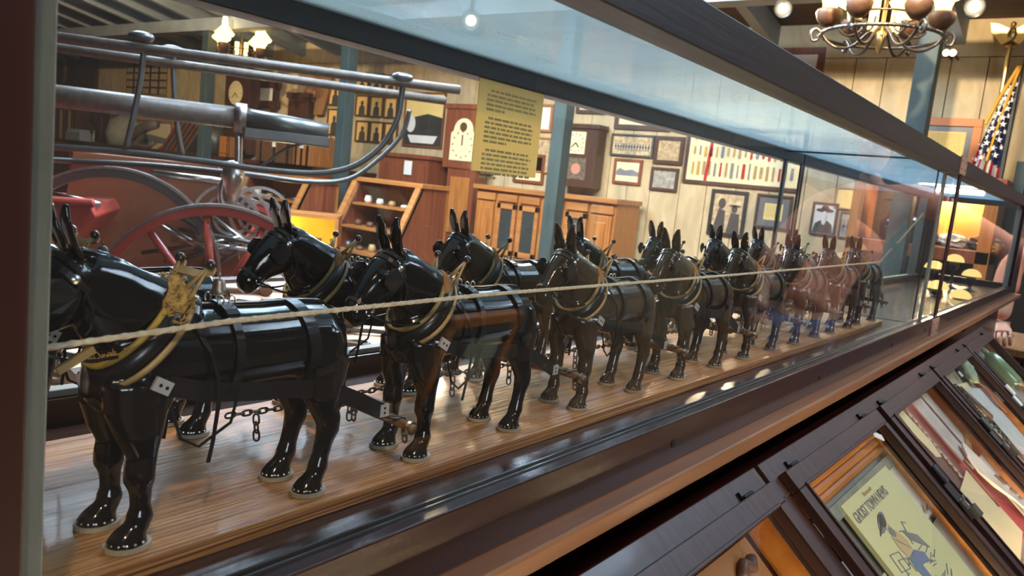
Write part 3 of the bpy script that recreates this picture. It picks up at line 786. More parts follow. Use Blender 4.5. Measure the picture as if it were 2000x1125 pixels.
# ------------------------------------------------------------------ sloping glazed desks
TH = math.radians(41); cT, sT = math.cos(TH), math.sin(TH)
def desk_matrix(y, s=0.0, n=0.0, spin=0.0, x0=-.92, z0=-.953, side=1):
    """frame on the sloping plane: local x along the case, y up the slope, z out of the glass"""
    O = D(x0, y, z0)
    if side == 1: X, Y_, Z_ = Vector((0,1,0)), Vector((-cT,0,sT)), Vector((sT,0,cT))
    else: X, Y_, Z_ = Vector((0,-1,0)), Vector((cT,0,sT)), Vector((-sT,0,cT))
    O = O - Y_*(s*S) + Z_*(n*S)
    m_ = Matrix(((X[0],Y_[0],Z_[0],O[0]),(X[1],Y_[1],Z_[1],O[1]),(X[2],Y_[2],Z_[2],O[2]),(0,0,0,1)))
    return m_ @ Matrix.Rotation(spin, 4, 'Z')
SL = 1.52   # slope length
def box4(b, u0, u1, s0, s1, n0, n1): b.box((u0*S, -s1*S, n0*S), (u1*S, -s0*S, n1*S))
def pc(o, p): o.parent = p; return o
def desk_unit(y0, y1, lids, label, side=1, x0=-.92, z0=-.953, tubem='tube', depth=.115, inner='deskin', floorm='white', energy=1.0, lidlen=SL):
    """lids: (start, end) along y"""
    t = empty('sloping_desk', label=label, cat='display desk', group='sloping glazed desks', mat=desk_matrix(y0 if side == 1 else y1, 0, 0, 0, x0, z0, side))
    Wd = (y1 - y0); 
    def loc(y): return (y - y0) if side == 1 else (y1 - y)
    L = [tuple(sorted((loc(a), loc(c)))) for a, c in lids]; L.sort()
    b = MB(); box4(b, 0, Wd, 0, .150, -.06, 0); b.build('hinge_rail', W['desk'], t, bevel=.001)
    b = MB(); box4(b, 0, Wd, lidlen-.04, lidlen + .05, -depth-.03, 0); b.build('lower_rail', W['desk'], t, bevel=.001)
    b = MB(); box4(b, 0, Wd, 0, lidlen+.05, -depth-.035, -depth-.005); b.build('desk_floor', W[floorm], t)
    b = MB(); box4(b, 0, Wd, .06, .085, -depth, -.06); b.build('back_lining', W[inner], t)
    for a, c in L:
        for u in (a - .03, c): 
            b = MB(); box4(b, u, u + .03, .0, lidlen, -depth-.02, -.012); b.build('divider', W['desk'], t, bevel=.0006)
            b = MB(); box4(b, (u + .03) if u < a else (u - .05), (u + .052) if u < a else u, .15, lidlen-.04, -depth+.0, -.035); b.build('side_lining', W[inner], t)
        # framed lid
        b = MB(); s0, s1 = .075, lidlen; fw = .088
        for (ua, uc, sa, sc) in ((a, c, s0, s0+fw-.005), (a, c, s1-fw, s1), (a, a+fw, s0+fw-.005, s1-fw), (c-fw, c, s0+fw-.005, s1-fw)): box4(b, ua, uc, sa, sc, 0, .040)
        for (ua, uc, sa, sc) in ((a+fw-.014, c-fw+.014, s0+fw-.014, s0+fw), (a+fw-.014, c-fw+.014, s1-fw, s1-fw+.012), (a+fw-.014, a+fw, s0+fw, s1-fw), (c-fw, c-fw+.014, s0+fw, s1-fw)): box4(b, ua, uc, sa, sc, .040, .050)
        lid = b.build('lid', W['desk'], t, bevel=.0012)
        b = MB(); box4(b, a+fw-.01, c-fw+.01, s0+fw-.01, s1-fw+.01, .012, .020); b.build('lid_glass', W['gdesk'], lid)
        for u in (a + .17, c - .17):
            b = MB(); box4(b, u-.045, u+.045, .045, .078, 0, .012); b.sweep([((u-.04)*S, -.072*S, .012*S), ((u+.04)*S, -.072*S, .012*S)], .009*S, n=8); b.build('hinge', W['black'], lid)
        b = MB(); b.sweep([((a+fw)*S, -.118*S, -.030*S), ((c-fw)*S, -.118*S, -.030*S)], .012*S, n=8); b.build('glow_tube', W[tubem], t)  # unseen tubes added at both rails to brighten the desk contents
        b = MB(); b.sweep([((a+fw)*S, -(s1-.045)*S, -.030*S), ((c-fw)*S, -(s1-.045)*S, -.030*S)], .012*S, n=8); b.build('glow_tube', W[tubem], t)
    # flat stiles that close the gaps between the lids
    ed = [0.0]
    for a, c in L: ed += [a, c]
    ed += [Wd]
    for q in range(0, len(ed), 2):
        if ed[q+1] - ed[q] > .004:
            b = MB(); box4(b, ed[q], ed[q+1], .150, lidlen, -.10, -.004); b.build('stile', W['desk'], t, bevel=.0006)
    # body down to the floor
    b = MB(); f = lambda u, v, n: Matrix(t.matrix_world).inverted() @ Vector((u, n, v))
    O = D(x0, 0, z0); E = O + (Vector((cT,0,-sT)) if side == 1 else Vector((-cT,0,-sT)))*(lidlen+.05)*S
    nz = Vector((sT,0,cT)) if side == 1 else Vector((-sT,0,cT))
    a = O - nz*(depth+.05)*S; e = E - nz*(depth+.05)*S
    poly = [(O.x, a.z - .01), (e.x, e.z), (e.x, 0.0), (O.x, 0.0)]
    b.prism(poly, y0*S+.002, y1*S-.002, f); b.build('desk_body', W['dark'], t)
    return t
UA = desk_unit(-.25, 2.865, [(-.15,1.30), (1.36,2.83)], 'sloping desk with brown glowing contents, nearest the camera', depth=.14, floorm='deskin')
UB = desk_unit(2.905, 9.45, [(2.99,4.45), (4.55,6.10), (6.17,7.70), (7.76,9.27)], 'long sloping desk with four glazed lids holding papers and relics')
# hasps with padlocks on the lid joints
def hasp(y, s, label, mt='black'):
    t = empty('hasp_lock', mat=desk_matrix(y, s, .042, .0), label=label, cat='lock', group='hasps on the desk lids')
    b = MB(); b.box((-.050*S, -.10*S, 0), (.05*S, .0, .012*S)); b.sweep([(-.01*S, 0, .02*S), (-.01*S, .10*S, .02*S)], .03*S, .018*S, up=(0,0,1), n=10); b.build('hinge_plate', W[mt], t, bevel=.0006)
    b = MB(); b.sweep([(0, -.1*S, .015*S), (0, -.20*S, .010*S)], .034*S, .008*S, up=(0,0,1), n=4); b.build('slotted_strap', W['steel'], t)
    b = MB(); b.sweep([(x*S, y_*S, .034*S) for x, y_ in ((-.02,-.14),(-.028,-.11),(0,-.09),(.028,-.11),(.02,-.15))], .006*S, n=6); b.box((-.035*S,-.21*S,.02*S), (.035*S,-.15*S,.05*S)); b.build('padlock', W['tin'], t)
hasp(4.50, .555, 'black hasp and padlock at the joint right of the ghost town magazine')
hasp(6.14, .60, 'dark hasp on the joint between the second and third long lids', 'tin')
hasp(7.73, .60, 'white enamelled hasp nearest the right edge', 'white')

# ---- contents of the lid with the magazine
NB = -.105
def sheet(name, y, s, wd, ht, n, m_, label, cat='paper', spin=0.0, th=.006, parent=None, group=None):
    """flat sheet: top left corner at (y, s)"""
    b = MB(); b.box((0, -ht*S, 0), (wd*S, 0, th*S))
    o = b.build(name, W[m_] if isinstance(m_, str) else m_); o.matrix_world = desk_matrix(y, s, NB + n, spin)
    return tag(o, label, cat, group)
mag_paper = mat('magazine paper', (0.62,0.60,0.30), 0.6, var=0.05, vs=(4,4,4))
mg = empty('magazine', mat=desk_matrix(3.425, .312, NB + .040, -.01), label='yellowed GHOST TOWN NEWS magazine with a prospector drawing on its cover', cat='magazine')
b = MB(); b.box((0, -1.25*S, 0), (.80*S, 0, .020*S)); b.build('cover', mag_paper, mg)
def text(s_, size, x, y, m_, par, sx=1.0, n=.0215, sp=1.0, name='title_lettering'):
    c = bpy.data.curves.new(name, 'FONT'); c.body = s_; c.size = size*S; c.space_character = sp; c.extrude = .0008*S
    c.align_x = 'CENTER'; c.materials.append(m_); o = bpy.data.objects.new(name, c); COL.objects.link(o); o.parent = par
    o.location = (x*S, y*S, n*S); o.scale = (sx, 1, 1); c.offset = .0009*S
    return o
text('GHOST TOWN NEWS', .066, .305, -.098, W['greyink'], mg, .82)
text('Souvenir', .026, .36, -.035, W['brownink'], mg, 1.5)
def ink(polys, name, m_, par, n0=.0205, n1=.0225, kx=1.0, ky=1.0):
    if par is mg: kx, ky = .66, .47
    b = MB()
    for p in polys: b.prism([(u*kx*S, v*ky*S) for u, v in p], n0*S, n1*S, lambda u, v, n: Vector((u, v, n)))
    return b.build(name, m_, par)
def lines(segs, wd=.004):
    out = []
    for (x0, y0, x1, y1) in segs:
        d = Vector((x1-x0, y1-y0)); L_ = d.length
        if L_ == 0: continue
        p = Vector((-d.y, d.x))/L_*wd/2
        out.append([(x0-p.x, y0-p.y), (x1-p.x, y1-p.y), (x1+p.x, y1+p.y), (x0+p.x, y0+p.y)])
    return out
def oval(cx, cy, rx, ry, a=0, n=22): return [(cx + rx*math.cos(t)*math.cos(a) - ry*math.sin(t)*math.sin(a), cy + rx*math.cos(t)*math.sin(a) + ry*math.sin(t)*math.cos(a)) for t in [2*PI*i/n for i in range(n)]]
# prospector: floppy hat, bearded face, shirt, blue trousers, seated among planks with a crate
ink([oval(.39,-.335,.135,.052,.45)], 'hat_drawing', W['greyink'], mg)
ink([oval(.41,-.325,.075,.055,.5), oval(.34,-.345,.14,.012,.45)], 'hat_shading', W['tin'], mg, .0225, .0235)
ink([oval(.43,-.41,.045,.055)], 'face_drawing', mat('buff drawing', (.60,.46,.28), .8), mg)
ink([oval(.43,-.455,.042,.05), oval(.412,-.405,.006,.005), oval(.448,-.400,.006,.005)], 'beard_drawing', W['greyink'], mg, .0225, .0235)
ink([[(.37,-.47),(.50,-.46),(.56,-.60),(.52,-.72),(.38,-.71),(.35,-.58)]], 'shirt_drawing', mat('drawn shirt', (.52,.40,.20), .8), mg)
ink([[(.38,-.70),(.54,-.69),(.68,-.78),(.66,-.86),(.50,-.83),(.50,-.98),(.40,-.98),(.36,-.80)]], 'trousers_drawing', mat('drawn trousers', (.13,.18,.30), .8), mg)
sg = []
for i in range(46):
    x = R.uniform(.10,.85); y = R.uniform(-1.15,-.72); a = R.uniform(-.3,.5); L_ = R.uniform(.03,.14)
    if .36 < x < .6 and y > -.98: continue
    sg.append((x, y, min(x+L_*math.cos(a), .9), y+L_*math.sin(a)))
for i in range(16): sg.append((.60+.012*i, -.52-.008*i, .62+.014*i, -.62-.012*i))
for i in range(12): sg.append((.38+.012*i, -.50-.014*i, .40+.012*i, -.54-.012*i))
sg += [(.14,-.56,.30,-.60),(.14,-.56,.12,-.72),(.30,-.60,.29,-.76),(.12,-.72,.29,-.76),(.20,-.64,.34,-.68),(.20,-.64,.19,-.78),(.34,-.68,.34,-.82),(.55,-.50,.66,-.54),(.66,-.54,.70,-.46),(.70,-.46,.76,-.50),(.66,-.54,.60,-.66)]
ink(lines(sg, .009), 'line_drawing', W['greyink'], mg)
# backing boards and papers round the magazine
sheet('slate_board', 3.22, .255, 1.16, 1.2, .015, mat('slate grey board', (.20,.22,.22), .7), 'dark slate-grey board behind the magazine', 'board')
sheet('grey_cloth', 3.10, .290, 1.30, .06, .05, mat('grey green cloth', (.24,.26,.20), .9, var=.3, vs=(30,30,30)), 'grey-green folded cloth strip above the magazine', 'cloth')
sheet('plain_card', 3.05, .46, .27, 1.0, .03, mat('dull blue card', (.22,.24,.26), .7), 'dull blue-grey card left of the magazine', 'card')
sheet('buff_sheet', 3.05, .60, .33, .85, .045, mat('buff sheet', (.50,.40,.27), .8, var=.1, vs=(9,9,9)), 'buff sheet under the lower left of the magazine', 'paper')
sheet('letter_sheet', 4.265, .33, .13, .30, .034, 'white', 'white letter sheet right of the magazine', 'paper', .0)
sheet('photo_sheet', 4.25, .66, .15, .50, .032, mat('grey photo', (.40,.36,.32), .5, var=.5, vs=(14,14,14)), 'greyish mounted photograph right of the magazine', 'photograph', .0)
sheet('white_tag', 4.20, .145, .10, .035, .12, 'white', 'small white tag tucked into the wooden slats', 'tag', -.5)
for i in range(3):
    b = MB(); b.sweep([(0, 0, 0), (1.26*S, 0, 0)], .021*S, .014*S, up=(0,0,1), n=8)
    o = b.build('golden_batten', W['deskin']); o.matrix_world = desk_matrix(3.12, .168 + .040*i, NB + .060 - .010*i)
    tag(o, 'golden wooden batten along the top inside the magazine lid, %s of three' % ('uppermost', 'middle one', 'lowest')[i], 'slat', 'golden slats under the lid')
b = MB(); b.sweep([(0,0,0), (.055*S, .015*S, 0)], .008*S, n=8); b.ball((.055*S, .015*S, 0), .011*S, 8); o = b.build('bolt', W['steel']); o.matrix_world = desk_matrix(4.28, .60, NB + .06)
tag(o, 'small steel bolt lying right of the magazine', 'bolt')
# ---- second long lid: arrowheads, leaflets, red cloth
sheet('red_lining', 4.60, .17, 1.40, 1.30, .004, 'redcloth', 'red cloth lining under the papers of the second lid', 'cloth')
sheet('brown_board', 4.98, .17, .46, 1.0, .012, mat('dark felt board', (.14,.10,.08), .9, var=.3, vs=(12,12,12)), 'dark brown board set with arrowheads', 'board')
leafm = mat('pale yellow leaflet', (.74,.70,.38), .7)
b = MB(); b.prism([(u*S, v*S) for u, v in ((.02,0),(.14,.01),(.15,-.24),(.10,-.33),(.02,-.30),(-.01,-.12))], 0, .004*S, lambda u, v, n: Vector((u, v, n)))
o = b.build('pale_leaflet', leafm); o.matrix_world = desk_matrix(5.03, .18, NB + .05, .10); tag(o, 'pale yellow pointed leaflet left of the arrowheads', 'leaflet')
for i in range(11):
    b = MB(); h_ = R.uniform(.050, .062)
    b.rings([[(math.cos(2*PI*j/4)*.028*S*k, math.sin(2*PI*j/4)*.010*S*k + 0, 0) for j in range(4)] if False else [(-.026*S*k, h_*S*(1-k), 0), (0, h_*S*(1-k), .010*S*k), (.026*S*k, h_*S*(1-k), 0), (0, h_*S*(1-k), -.004*S)] for k in (1, .7, .35, .05)])
    o = b.build('arrowhead', mat('flint', (.62,.34,.20), .5, var=.25, vs=(60,60,60)) if i == 0 else bpy.data.materials['flint'])
    o.matrix_world = desk_matrix(5.32 - .004*i + (i % 2)*.012, .235 + .043*i, NB + .03, -.5 + R.uniform(-.3, .3))
    tag(o, 'small tan stone arrowhead on the dark board, %s down the column' % ['first','second','third','fourth','fifth','sixth','seventh','eighth','ninth','tenth','eleventh'][i], 'arrowhead', 'arrowheads on the dark board')
pm = mat('pale printed picture', (.64,.64,.56), .6, col2=(.34,.36,.34), vs=(22,22,22))
for y, s, wd, ht, lab in ((5.53,.17,.26,.44,'long pale printed leaflet beside the arrowheads'), (5.84,.17,.17,.42,'narrow grey picture strip beside the long leaflet')):
    sheet('picture_leaflet', y, s, wd, ht, .03, pm, lab, 'leaflet', -.03)
sheet('wooden_edge', 5.465, .17, .030, .75, .04, mat('rose wood strip', (.38,.13,.09), .5), 'thin rose-coloured strip right of the arrowheads', 'strip')
# curled white leather tag
b = MB(); prof = [(-.05,0),(.0,.05),(.07,.06),(.10,-.02),(.12,-.16),(.17,-.30),(.20,-.46),(.14,-.56),(.06,-.54),(.05,-.40),(.0,-.25),(-.04,-.12)]
b.prism([(u*S, v*S) for u, v in prof], 0, .012*S, lambda u, v, n: Vector((u, v, n + .02*S*math.sin(v/S*9))))
o = b.build('leather_tag', W['white'], bevel=.0005); o.matrix_world = desk_matrix(5.66, .60, NB + .05, .15); tag(o, 'white curled tag with dark marks on the red lining', 'tag')
ink(lines([(.03,-.20,.06,-.28),(.07,-.24,.10,-.30),(.09,-.33,.12,-.38),(.11,-.40,.13,-.43)], .008), 'tag_marks', W['ink'], o, .028, .042)
for y, s, wd, ht, lab, mm in ((5.84,.68,.20,.16,'white note lying on the red lining near the hasp','white'), (5.82,.90,.22,.30,'lower white note on the red lining','white'), (4.92,.70,.56,.45,'peach coloured sheet low in the second lid','paper'), (5.60,.62,.10,.07,'tiny pale green card by the wooden pegs in the second lid',pm)):
    sheet('note_card', y, s, wd, ht, .03, mm, lab, 'card', R.uniform(-.08,.08))
b = MB(); b.box((0,0,0), (.10*S,.05*S,.02*S)); b.box((.12*S,.01*S,0), (.20*S,.05*S,.02*S)); o = b.build('wooden_peg', W['tan'], bevel=.0005); o.matrix_world = desk_matrix(5.86, .615, NB + .03, .3); tag(o, 'small tan wooden pegs beside the white tag', 'peg')
# ---- third long lid: rock, brown necklace, crumpled sheet
sheet('sand_sheet', 6.22, .17, 1.36, 1.28, .004, mat('sand cloth', (.44,.36,.24), .9, var=.15, vs=(9,9,9)), 'sand coloured cloth lining the third lid', 'cloth')
def rock(name, y, s, n, rx, ry, rz, m_, label, seed, cat='rock'):
    rr = random.Random(seed); b = MB(); b.ball((0,0,0), 1, 14)
    for v in b.bm.verts:
        k = 1 + rr.uniform(-.16, .16); v.co = Vector((v.co.x*rx*S*k, v.co.y*ry*S*k, v.co.z*rz*S*k))
    o = b.build(name, m_, smooth=True); o.matrix_world = desk_matrix(y, s, NB + n, rr.uniform(0, 1)); return tag(o, label, cat)
rock('green_rock', 7.45, .235, .07, .17, .10, .05, mat('green mineral', (.30,.36,.24), .6, var=.4, vs=(60,60,60)), 'green-grey mineral lump at the top of the third lid', 3)
sheet('specimen_label', 7.20, .20, .06, .05, .05, 'white', 'tiny white label left of the green mineral', 'label')
sheet('letter_page', 7.12, .33, .50, .9, .03, mat('crumpled page', (.60,.61,.58), .8, var=.12, vs=(16,16,16)), 'large crumpled grey-white page in the third lid', 'paper', -.18)
sheet('yellow_page', 6.98, .27, .34, .30, .026, 'paper', 'yellowish page behind the crumpled page', 'paper', -.1)
b = MB(); b.sweep([(0,0,0),(.05*S,-.10*S,.004),(.03*S,-.24*S,.003),(.10*S,-.34*S,0)], .028*S, .012*S, n=10, taper=[.5,1,1,.4]); o = b.build('brown_bone', mat('red brown bone', (.36,.13,.07), .5), smooth=True); o.matrix_world = desk_matrix(7.50, .33, NB + .05); tag(o, 'reddish brown curved relic above the crumpled page', 'relic')
b = MB(); 
for i in range(22): b.ball((.02*S*math.sin(i*.9), -.045*S*i, 0), .013*S, 8)
o = b.build('bead_string', W['bead'], smooth=True); o.matrix_world = desk_matrix(6.85, .26, NB + .04, .12); tag(o, 'string of dark beads down the left of the third lid', 'beads')
b = MB(); b.sweep([(0,0,0), (.10*S, -.30*S, 0)], .05*S, .02*S, n=8, taper=[.5,1]); o = b.build('hide_strip', W['brownlea'], smooth=True); o.matrix_world = desk_matrix(6.95, .30, NB + .04); tag(o, 'brown hide strip beside the dark beads', 'leather')
# ---- fourth long lid
sheet('grey_sheet', 7.82, .17, 1.38, 1.28, .004, mat('grey brown cloth', (.30,.26,.21), .9, var=.15, vs=(9,9,9)), 'grey-brown cloth lining the farthest lid', 'cloth')
b = MB(); b.lathe([(.0,0),(.055,.002),(.062,.02),(.062,.24),(.05,.29),(.022,.32),(.020,.38),(.026,.385),(.026,.40),(.0,.40)], axis=(0,1,0), n=20)
o = b.build('green_bottle', mat('green bottle glass', (.16,.26,.14), .12, coat=1.0), scale=S*1.15, smooth=True); o.matrix_world = desk_matrix(8.80, .60, NB + .07, .1); tag(o, 'pale green glass bottle in the farthest lid', 'bottle')
rock('grey_relic', 9.05, .52, .06, .15, .12, .04, mat('sage relic', (.30,.34,.27), .7, var=.2, vs=(30,30,30)), 'sage green cloth-like relic right of the green bottle', 8, 'relic')
# ---- near unit contents (blurred brown)
b = MB(); b.box((0,-.8*S,0), (1.25*S,0,.01*S)); o = b.build('brown_blanket', mat('amber blanket', (.42,.22,.10), .9, col2=(.22,.10,.045), vs=(4,4,4))); o.matrix_world = desk_matrix(1.46, .18, -.13); tag(o, 'amber and brown cloth under the nearest lid', 'cloth')
b = MB(); b.lathe([(.0,0),(.12,.0),(.14,.03),(.10,.05),(.0,.05)], n=24); o = b.build('pale_plate', mat('pale plate', (.55,.50,.36), .4), scale=S, smooth=True); o.matrix_world = desk_matrix(1.95, .55, -.11); tag(o, 'pale round plate under the nearest lid', 'plate')
b = MB(); b.sweep([(0,0,0),(.05,.03,0),(.09,.0,0),(.12,.03,0)], .02, n=8); o = b.build('worn_strap', W['brownlea'], scale=S, smooth=True); o.matrix_world = desk_matrix(2.50, .27, -.10); tag(o, 'worn brown strap at the top right of the nearest lid', 'strap')

# ---- low display table on the other side of the show case, lined in pale pink and strewn with tools
pink = mat('pale pink board', (.86,.66,.54), .7, var=.05, vs=(4,4,4))
TZ = H - .87*S
tb = empty('tool_table', (-1.1, .9, 0), 'wide low display table lined in pale pink behind the glass case', 'table')
def tpart(nm, m_, boxes, bev=.002):
    b = MB()
    for lo, hi in boxes: b.box(lo, hi)
    return chi(b.build(nm, m_, bevel=bev), tb)
tpart('table_body', W['dark'], [((-1.33, -.28, 0), (-.645, 2.35, TZ-.03))])
tpart('pale_lining', pink, [((-1.31, -.26, TZ-.03), (-.66, 2.33, TZ))], 0)
tpart('rim', W['desk'], [((-1.34,-.30,TZ-.05),(-1.31,2.37,TZ+.008)), ((-1.31,-.30,TZ-.05),(-.64,-.27,TZ+.008)), ((-1.31,2.34,TZ-.05),(-.64,2.37,TZ+.008))])
rr = random.Random(21)
cols = ['nearest', 'second nearest', 'third', 'fourth', 'fifth']
rows = ['first','second','third','fourth','fifth','sixth','seventh','eighth','ninth','tenth','eleventh','twelfth','thirteenth','fourteenth','fifteenth','sixteenth']
for i in range(5):
    for q in range(16):
        x = -.72 - .118*i + rr.uniform(-.03,.03); y = -.10 + .145*q + rr.uniform(-.03,.03); Lg = rr.uniform(.12, .20)
        b = MB(); kind = (q + i*3) % 6
        if kind == 0: b.sweep([(-Lg/2,0,.006),(Lg/2,0,.006)], .0055, n=8); b.lathe([(.011,-.016),(.011,.016)], (Lg/2,0,.011), (0,1,0), 10); nm, mt, ct = 'small_hammer', W['brownlea'], 'hammer'
        elif kind == 1: b.box((-Lg/2,-.006,0), (Lg/2,.006,.004)); b.box((-Lg/2,-.010,0),(-Lg/2+.03,.010,.007)); nm, mt, ct = 'flat_chisel', W['steel'], 'chisel'
        elif kind == 2: b.sweep([(.018*math.cos(t)+Lg/2, .015*math.sin(t), .004) for t in [2*PI*j/16 for j in range(16)]], .003, closed=True, n=6); b.sweep([(Lg/2-.018,0,.004),(0,.006,.004),(-Lg/2,-.006,.004)], .004, n=6); nm, mt, ct = 'ring_hook', W['iron'], 'hook'
        elif kind == 3: b.sweep([(-Lg/2,-.008,.004),(0,0,.006),(Lg/2,-.015,.004)], .0035, n=6); b.sweep([(-Lg/2,.008,.004),(0,0,.006),(Lg/2,.015,.004)], .0035, n=6); nm, mt, ct = 'old_tongs', W['tin'], 'tongs'
        elif kind == 4: b.box((-Lg*.7,-.008,0), (Lg*.7,.008,.006)); nm, mt, ct = 'wooden_lath', W['walnut'], 'lath'
        else: b.box((-.035,-.022,0), (.035,.022,.001)); nm, mt, ct = 'label_card', W['white'], 'card'
        o = b.build(nm, mt, loc=(x, y, TZ)); o.rotation_euler = (0, 0, rr.uniform(.1, 1.3))
        tag(o, '%s in the %s row of the pink table, %s from the left' % (nm.replace('_', ' '), cols[i], rows[q]), ct, 'things laid out on the pink table')
# ------------------------------------------------------------------ things on and before the end wall
def ext(l, t, r, b_, Y=WALLY):
    cx, cy = (l+r)/2, (t+b_)/2
    return onwall(l, cy, Y).x, onwall(r, cy, Y).x, onwall(cx, t, Y).z, onwall(cx, b_, Y).z
def frame(l, t, r, b_, label, fm='walnut', mt=None, pic='paper', fw=.03, mw=.0, Y=WALLY - .03, cat='framed picture', name='framed_picture', group=None, draw=None, th=.03):
    x0, x1, z1, z0 = ext(l, t, r, b_, Y)
    o = empty(name, ((x0+x1)/2, Y, z0), label, cat, group); W_, H_ = x1-x0, z1-z0
    b = MB(); hw = W_/2
    for lo, hi in (((-hw,0,0),(hw,th,fw)), ((-hw,0,H_-fw),(hw,th,H_)), ((-hw,0,fw),(-hw+fw,th,H_-fw)), ((hw-fw,0,fw),(hw,th,H_-fw))): b.box((lo[0],lo[1]-th*.0,lo[2]), hi)
    b.build('frame', W[fm] if isinstance(fm, str) else fm, o, bevel=.003)
    b = MB(); b.box((-hw+fw, th*.5, fw), (hw-fw, th*.9, H_-fw)); bk = b.build('picture' if not mw else 'mount', W[pic] if (not mw and isinstance(pic, str)) else (pic if not mw else (W[mt] if isinstance(mt, str) else mt)), o)
    if mw:
        b = MB(); b.box((-hw+fw+mw, th*.45, fw+mw), (hw-fw-mw, th*.5, H_-fw-mw)); b.build('picture', W[pic] if isinstance(pic, str) else pic, o)
    if draw: draw(o, W_ - 2*fw - 2*mw, H_ - 2*fw - 2*mw, fw + mw, th*.44)
    return o
def flat(o, name, m_, polys, y):   # polys in picture coords (x centred, z from 0), drawn as thin printed shapes
    b = MB()
    for p in polys: b.prism(p, y - .0022, y - .0002, lambda u, v, n: Vector((u, n, v)))
    return b.build(name, W[m_] if isinstance(m_, str) else m_, o)
photo = mat('old photograph', (.66,.50,.27), .6, col2=(.30,.21,.12), vs=(26,26,26))
photo2 = mat('grey photograph', (.50,.46,.38), .6, col2=(.20,.19,.17), vs=(20,20,20))
gold = mat('gilt frame', (.55,.33,.08), .4, .3)
amber = mat('amber mount', (.80,.48,.14), .7)
yel = mat('yellow paper and painted glow', (.85,.62,.22), .7, var=.06, vs=(3,3,3))  # a yellow sheet's own colour, elsewhere painted yellow light
def portrait(o, w_, h_, off, y):
    flat(o, 'portrait_figure', 'ink', [[(u*w_, off + v*h_) for u, v in q] for q in ([(-.28,.0),(.28,.0),(.24,.42),(.10,.52),(-.10,.52),(-.24,.42)], oval(0,.64,.13,.14))], y)
def landscape(o, w_, h_, off, y):
    flat(o, 'scenery', 'greyink', [[(-.48*w_, off+.3*h_),(.48*w_, off+.3*h_),(.48*w_, off+.5*h_),(.2*w_, off+.62*h_),(-.1*w_, off+.55*h_),(-.35*w_, off+.66*h_),(-.48*w_, off+.5*h_)]], y)
def crowd(o, w_, h_, off, y):
    rr = random.Random(int(w_*1000)); P = []
    n_ = max(6, int(w_/.035))
    for r_ in range(2):
        for i in range(n_):
            cx = (-.46 + .92*(i+.5)/n_)*w_ + rr.uniform(-.003,.003); P.append([(cx-.01, off+(.22+.16*r_)*h_), (cx+.01, off+(.22+.16*r_)*h_), (cx+.007, off+(.48+.13*r_)*h_), (cx-.007, off+(.48+.13*r_)*h_)])
    flat(o, 'standing_figures', 'greyink', P, y)
def many(o, w_, h_, off, y):
    P = []; rr = random.Random(5)
    for i in range(5):
        for j in range(5):
            cx = (-.4+.2*i)*w_; cz = off + (.1+.2*j)*h_; P.append([(cx-.075*w_, cz-.08*h_),(cx+.075*w_, cz-.08*h_),(cx+.075*w_, cz+.07*h_),(cx-.075*w_, cz+.07*h_)])
    flat(o, 'small_photographs', photo, P, y)
def text_rows(o, w_, h_, off, y):
    P = []; rr = random.Random(9); z = off + .88*h_
    while z > off + .12*h_:
        x = -.42*w_
        while x < .40*w_:
            L_ = rr.uniform(.04, .12)*w_; P.append([(x, z), (min(x+L_, .42*w_), z), (min(x+L_, .42*w_), z+.025*h_), (x, z+.025*h_)]); x += L_ + .02*w_
        z -= .085*h_
    flat(o, 'printed_text', 'brownink', P, y)
def badges(o, w_, h_, off, y):
    rr = random.Random(12); A, B_, C_, E_ = [], [], [], []
    n_ = 18
    for i in range(n_):
        cx = (-.47+.94*(i+.5)/n_)*w_
        for z0, z1 in ((.08,.40),(.46,.70),(.76,.95)):
            hw = rr.uniform(.008,.017)*w_; a, c = off + (z0+rr.uniform(0,.05))*h_, off + (z1-rr.uniform(0,.06))*h_
            q = rr.choice([A, B_, C_, E_])
            q.append([(cx-hw,a+.02*h_),(cx,a-.01*h_),(cx+hw,a+.02*h_),(cx+hw*.8,c),(cx-hw*.8,c)])
    flat(o, 'ribbons_red', 'flagred', A + [[(-.33*w_,off),(-.30*w_,off),(-.27*w_,off+h_*.98),(-.30*w_,off+h_*.98)]], y); flat(o, 'ribbons_gold', gold, B_, y); flat(o, 'badges_grey', 'greyink', C_, y); flat(o, 'badges_tan', 'tan', E_, y)
def hatman(o, w_, h_, off, y):
    flat(o, 'hat_figure', 'ink', [[(u*w_, off + v*h_) for u, v in q] for q in (oval(0,.80,.42,.07), oval(0,.88,.17,.09), [(-.48,0),(.48,0),(.40,.32),(.14,.46),(.05,.30),(-.05,.30),(-.14,.46),(-.40,.32)])], y)
    flat(o, 'pale_face', 'white', [[(u*w_, off + v*h_) for u, v in q] for q in (oval(0,.62,.12,.15),)], y - .002)
def couple(o, w_, h_, off, y):
    flat(o, 'two_figures', 'ink', [[(u*w_, off + v*h_) for u, v in q] for q in ([(-.46,0),(-.05,0),(-.08,.55),(-.30,.62)], oval(-.22,.74,.12,.14), [(.02,0),(.46,0),(.40,.50),(.12,.52)], oval(.22,.62,.10,.10), oval(.22,.70,.20,.03))], y)
frame(243,110,328,188,'gilt frame of many small photographs at the far left', gold, pic='walnut', draw=many)
pg = 'amber matted portraits in a grid'
nmr = ['top', 'middle', 'bottom']
for ci, cxp in enumerate((706, 734, 762)):
    for ri, cyp in enumerate((164, 208, 258)):
        cyp += (ci-1)*2
        frame(cxp-13, cyp-21, cxp+13, cyp+21, 'small amber portrait picture, %s row and %s column of the grid' % (nmr[ri], ['left','middle','right'][ci]), 'brownlea', pic=amber, fw=.022, group=pg, draw=portrait)
frame(641,163,667,206,'upper small amber portrait left of the teal post', 'brownlea', pic=amber, fw=.022, group=pg, draw=portrait)
frame(638,212,664,264,'lower small amber portrait left of the teal post', 'brownlea', pic=amber, fw=.022, group=pg, draw=portrait)
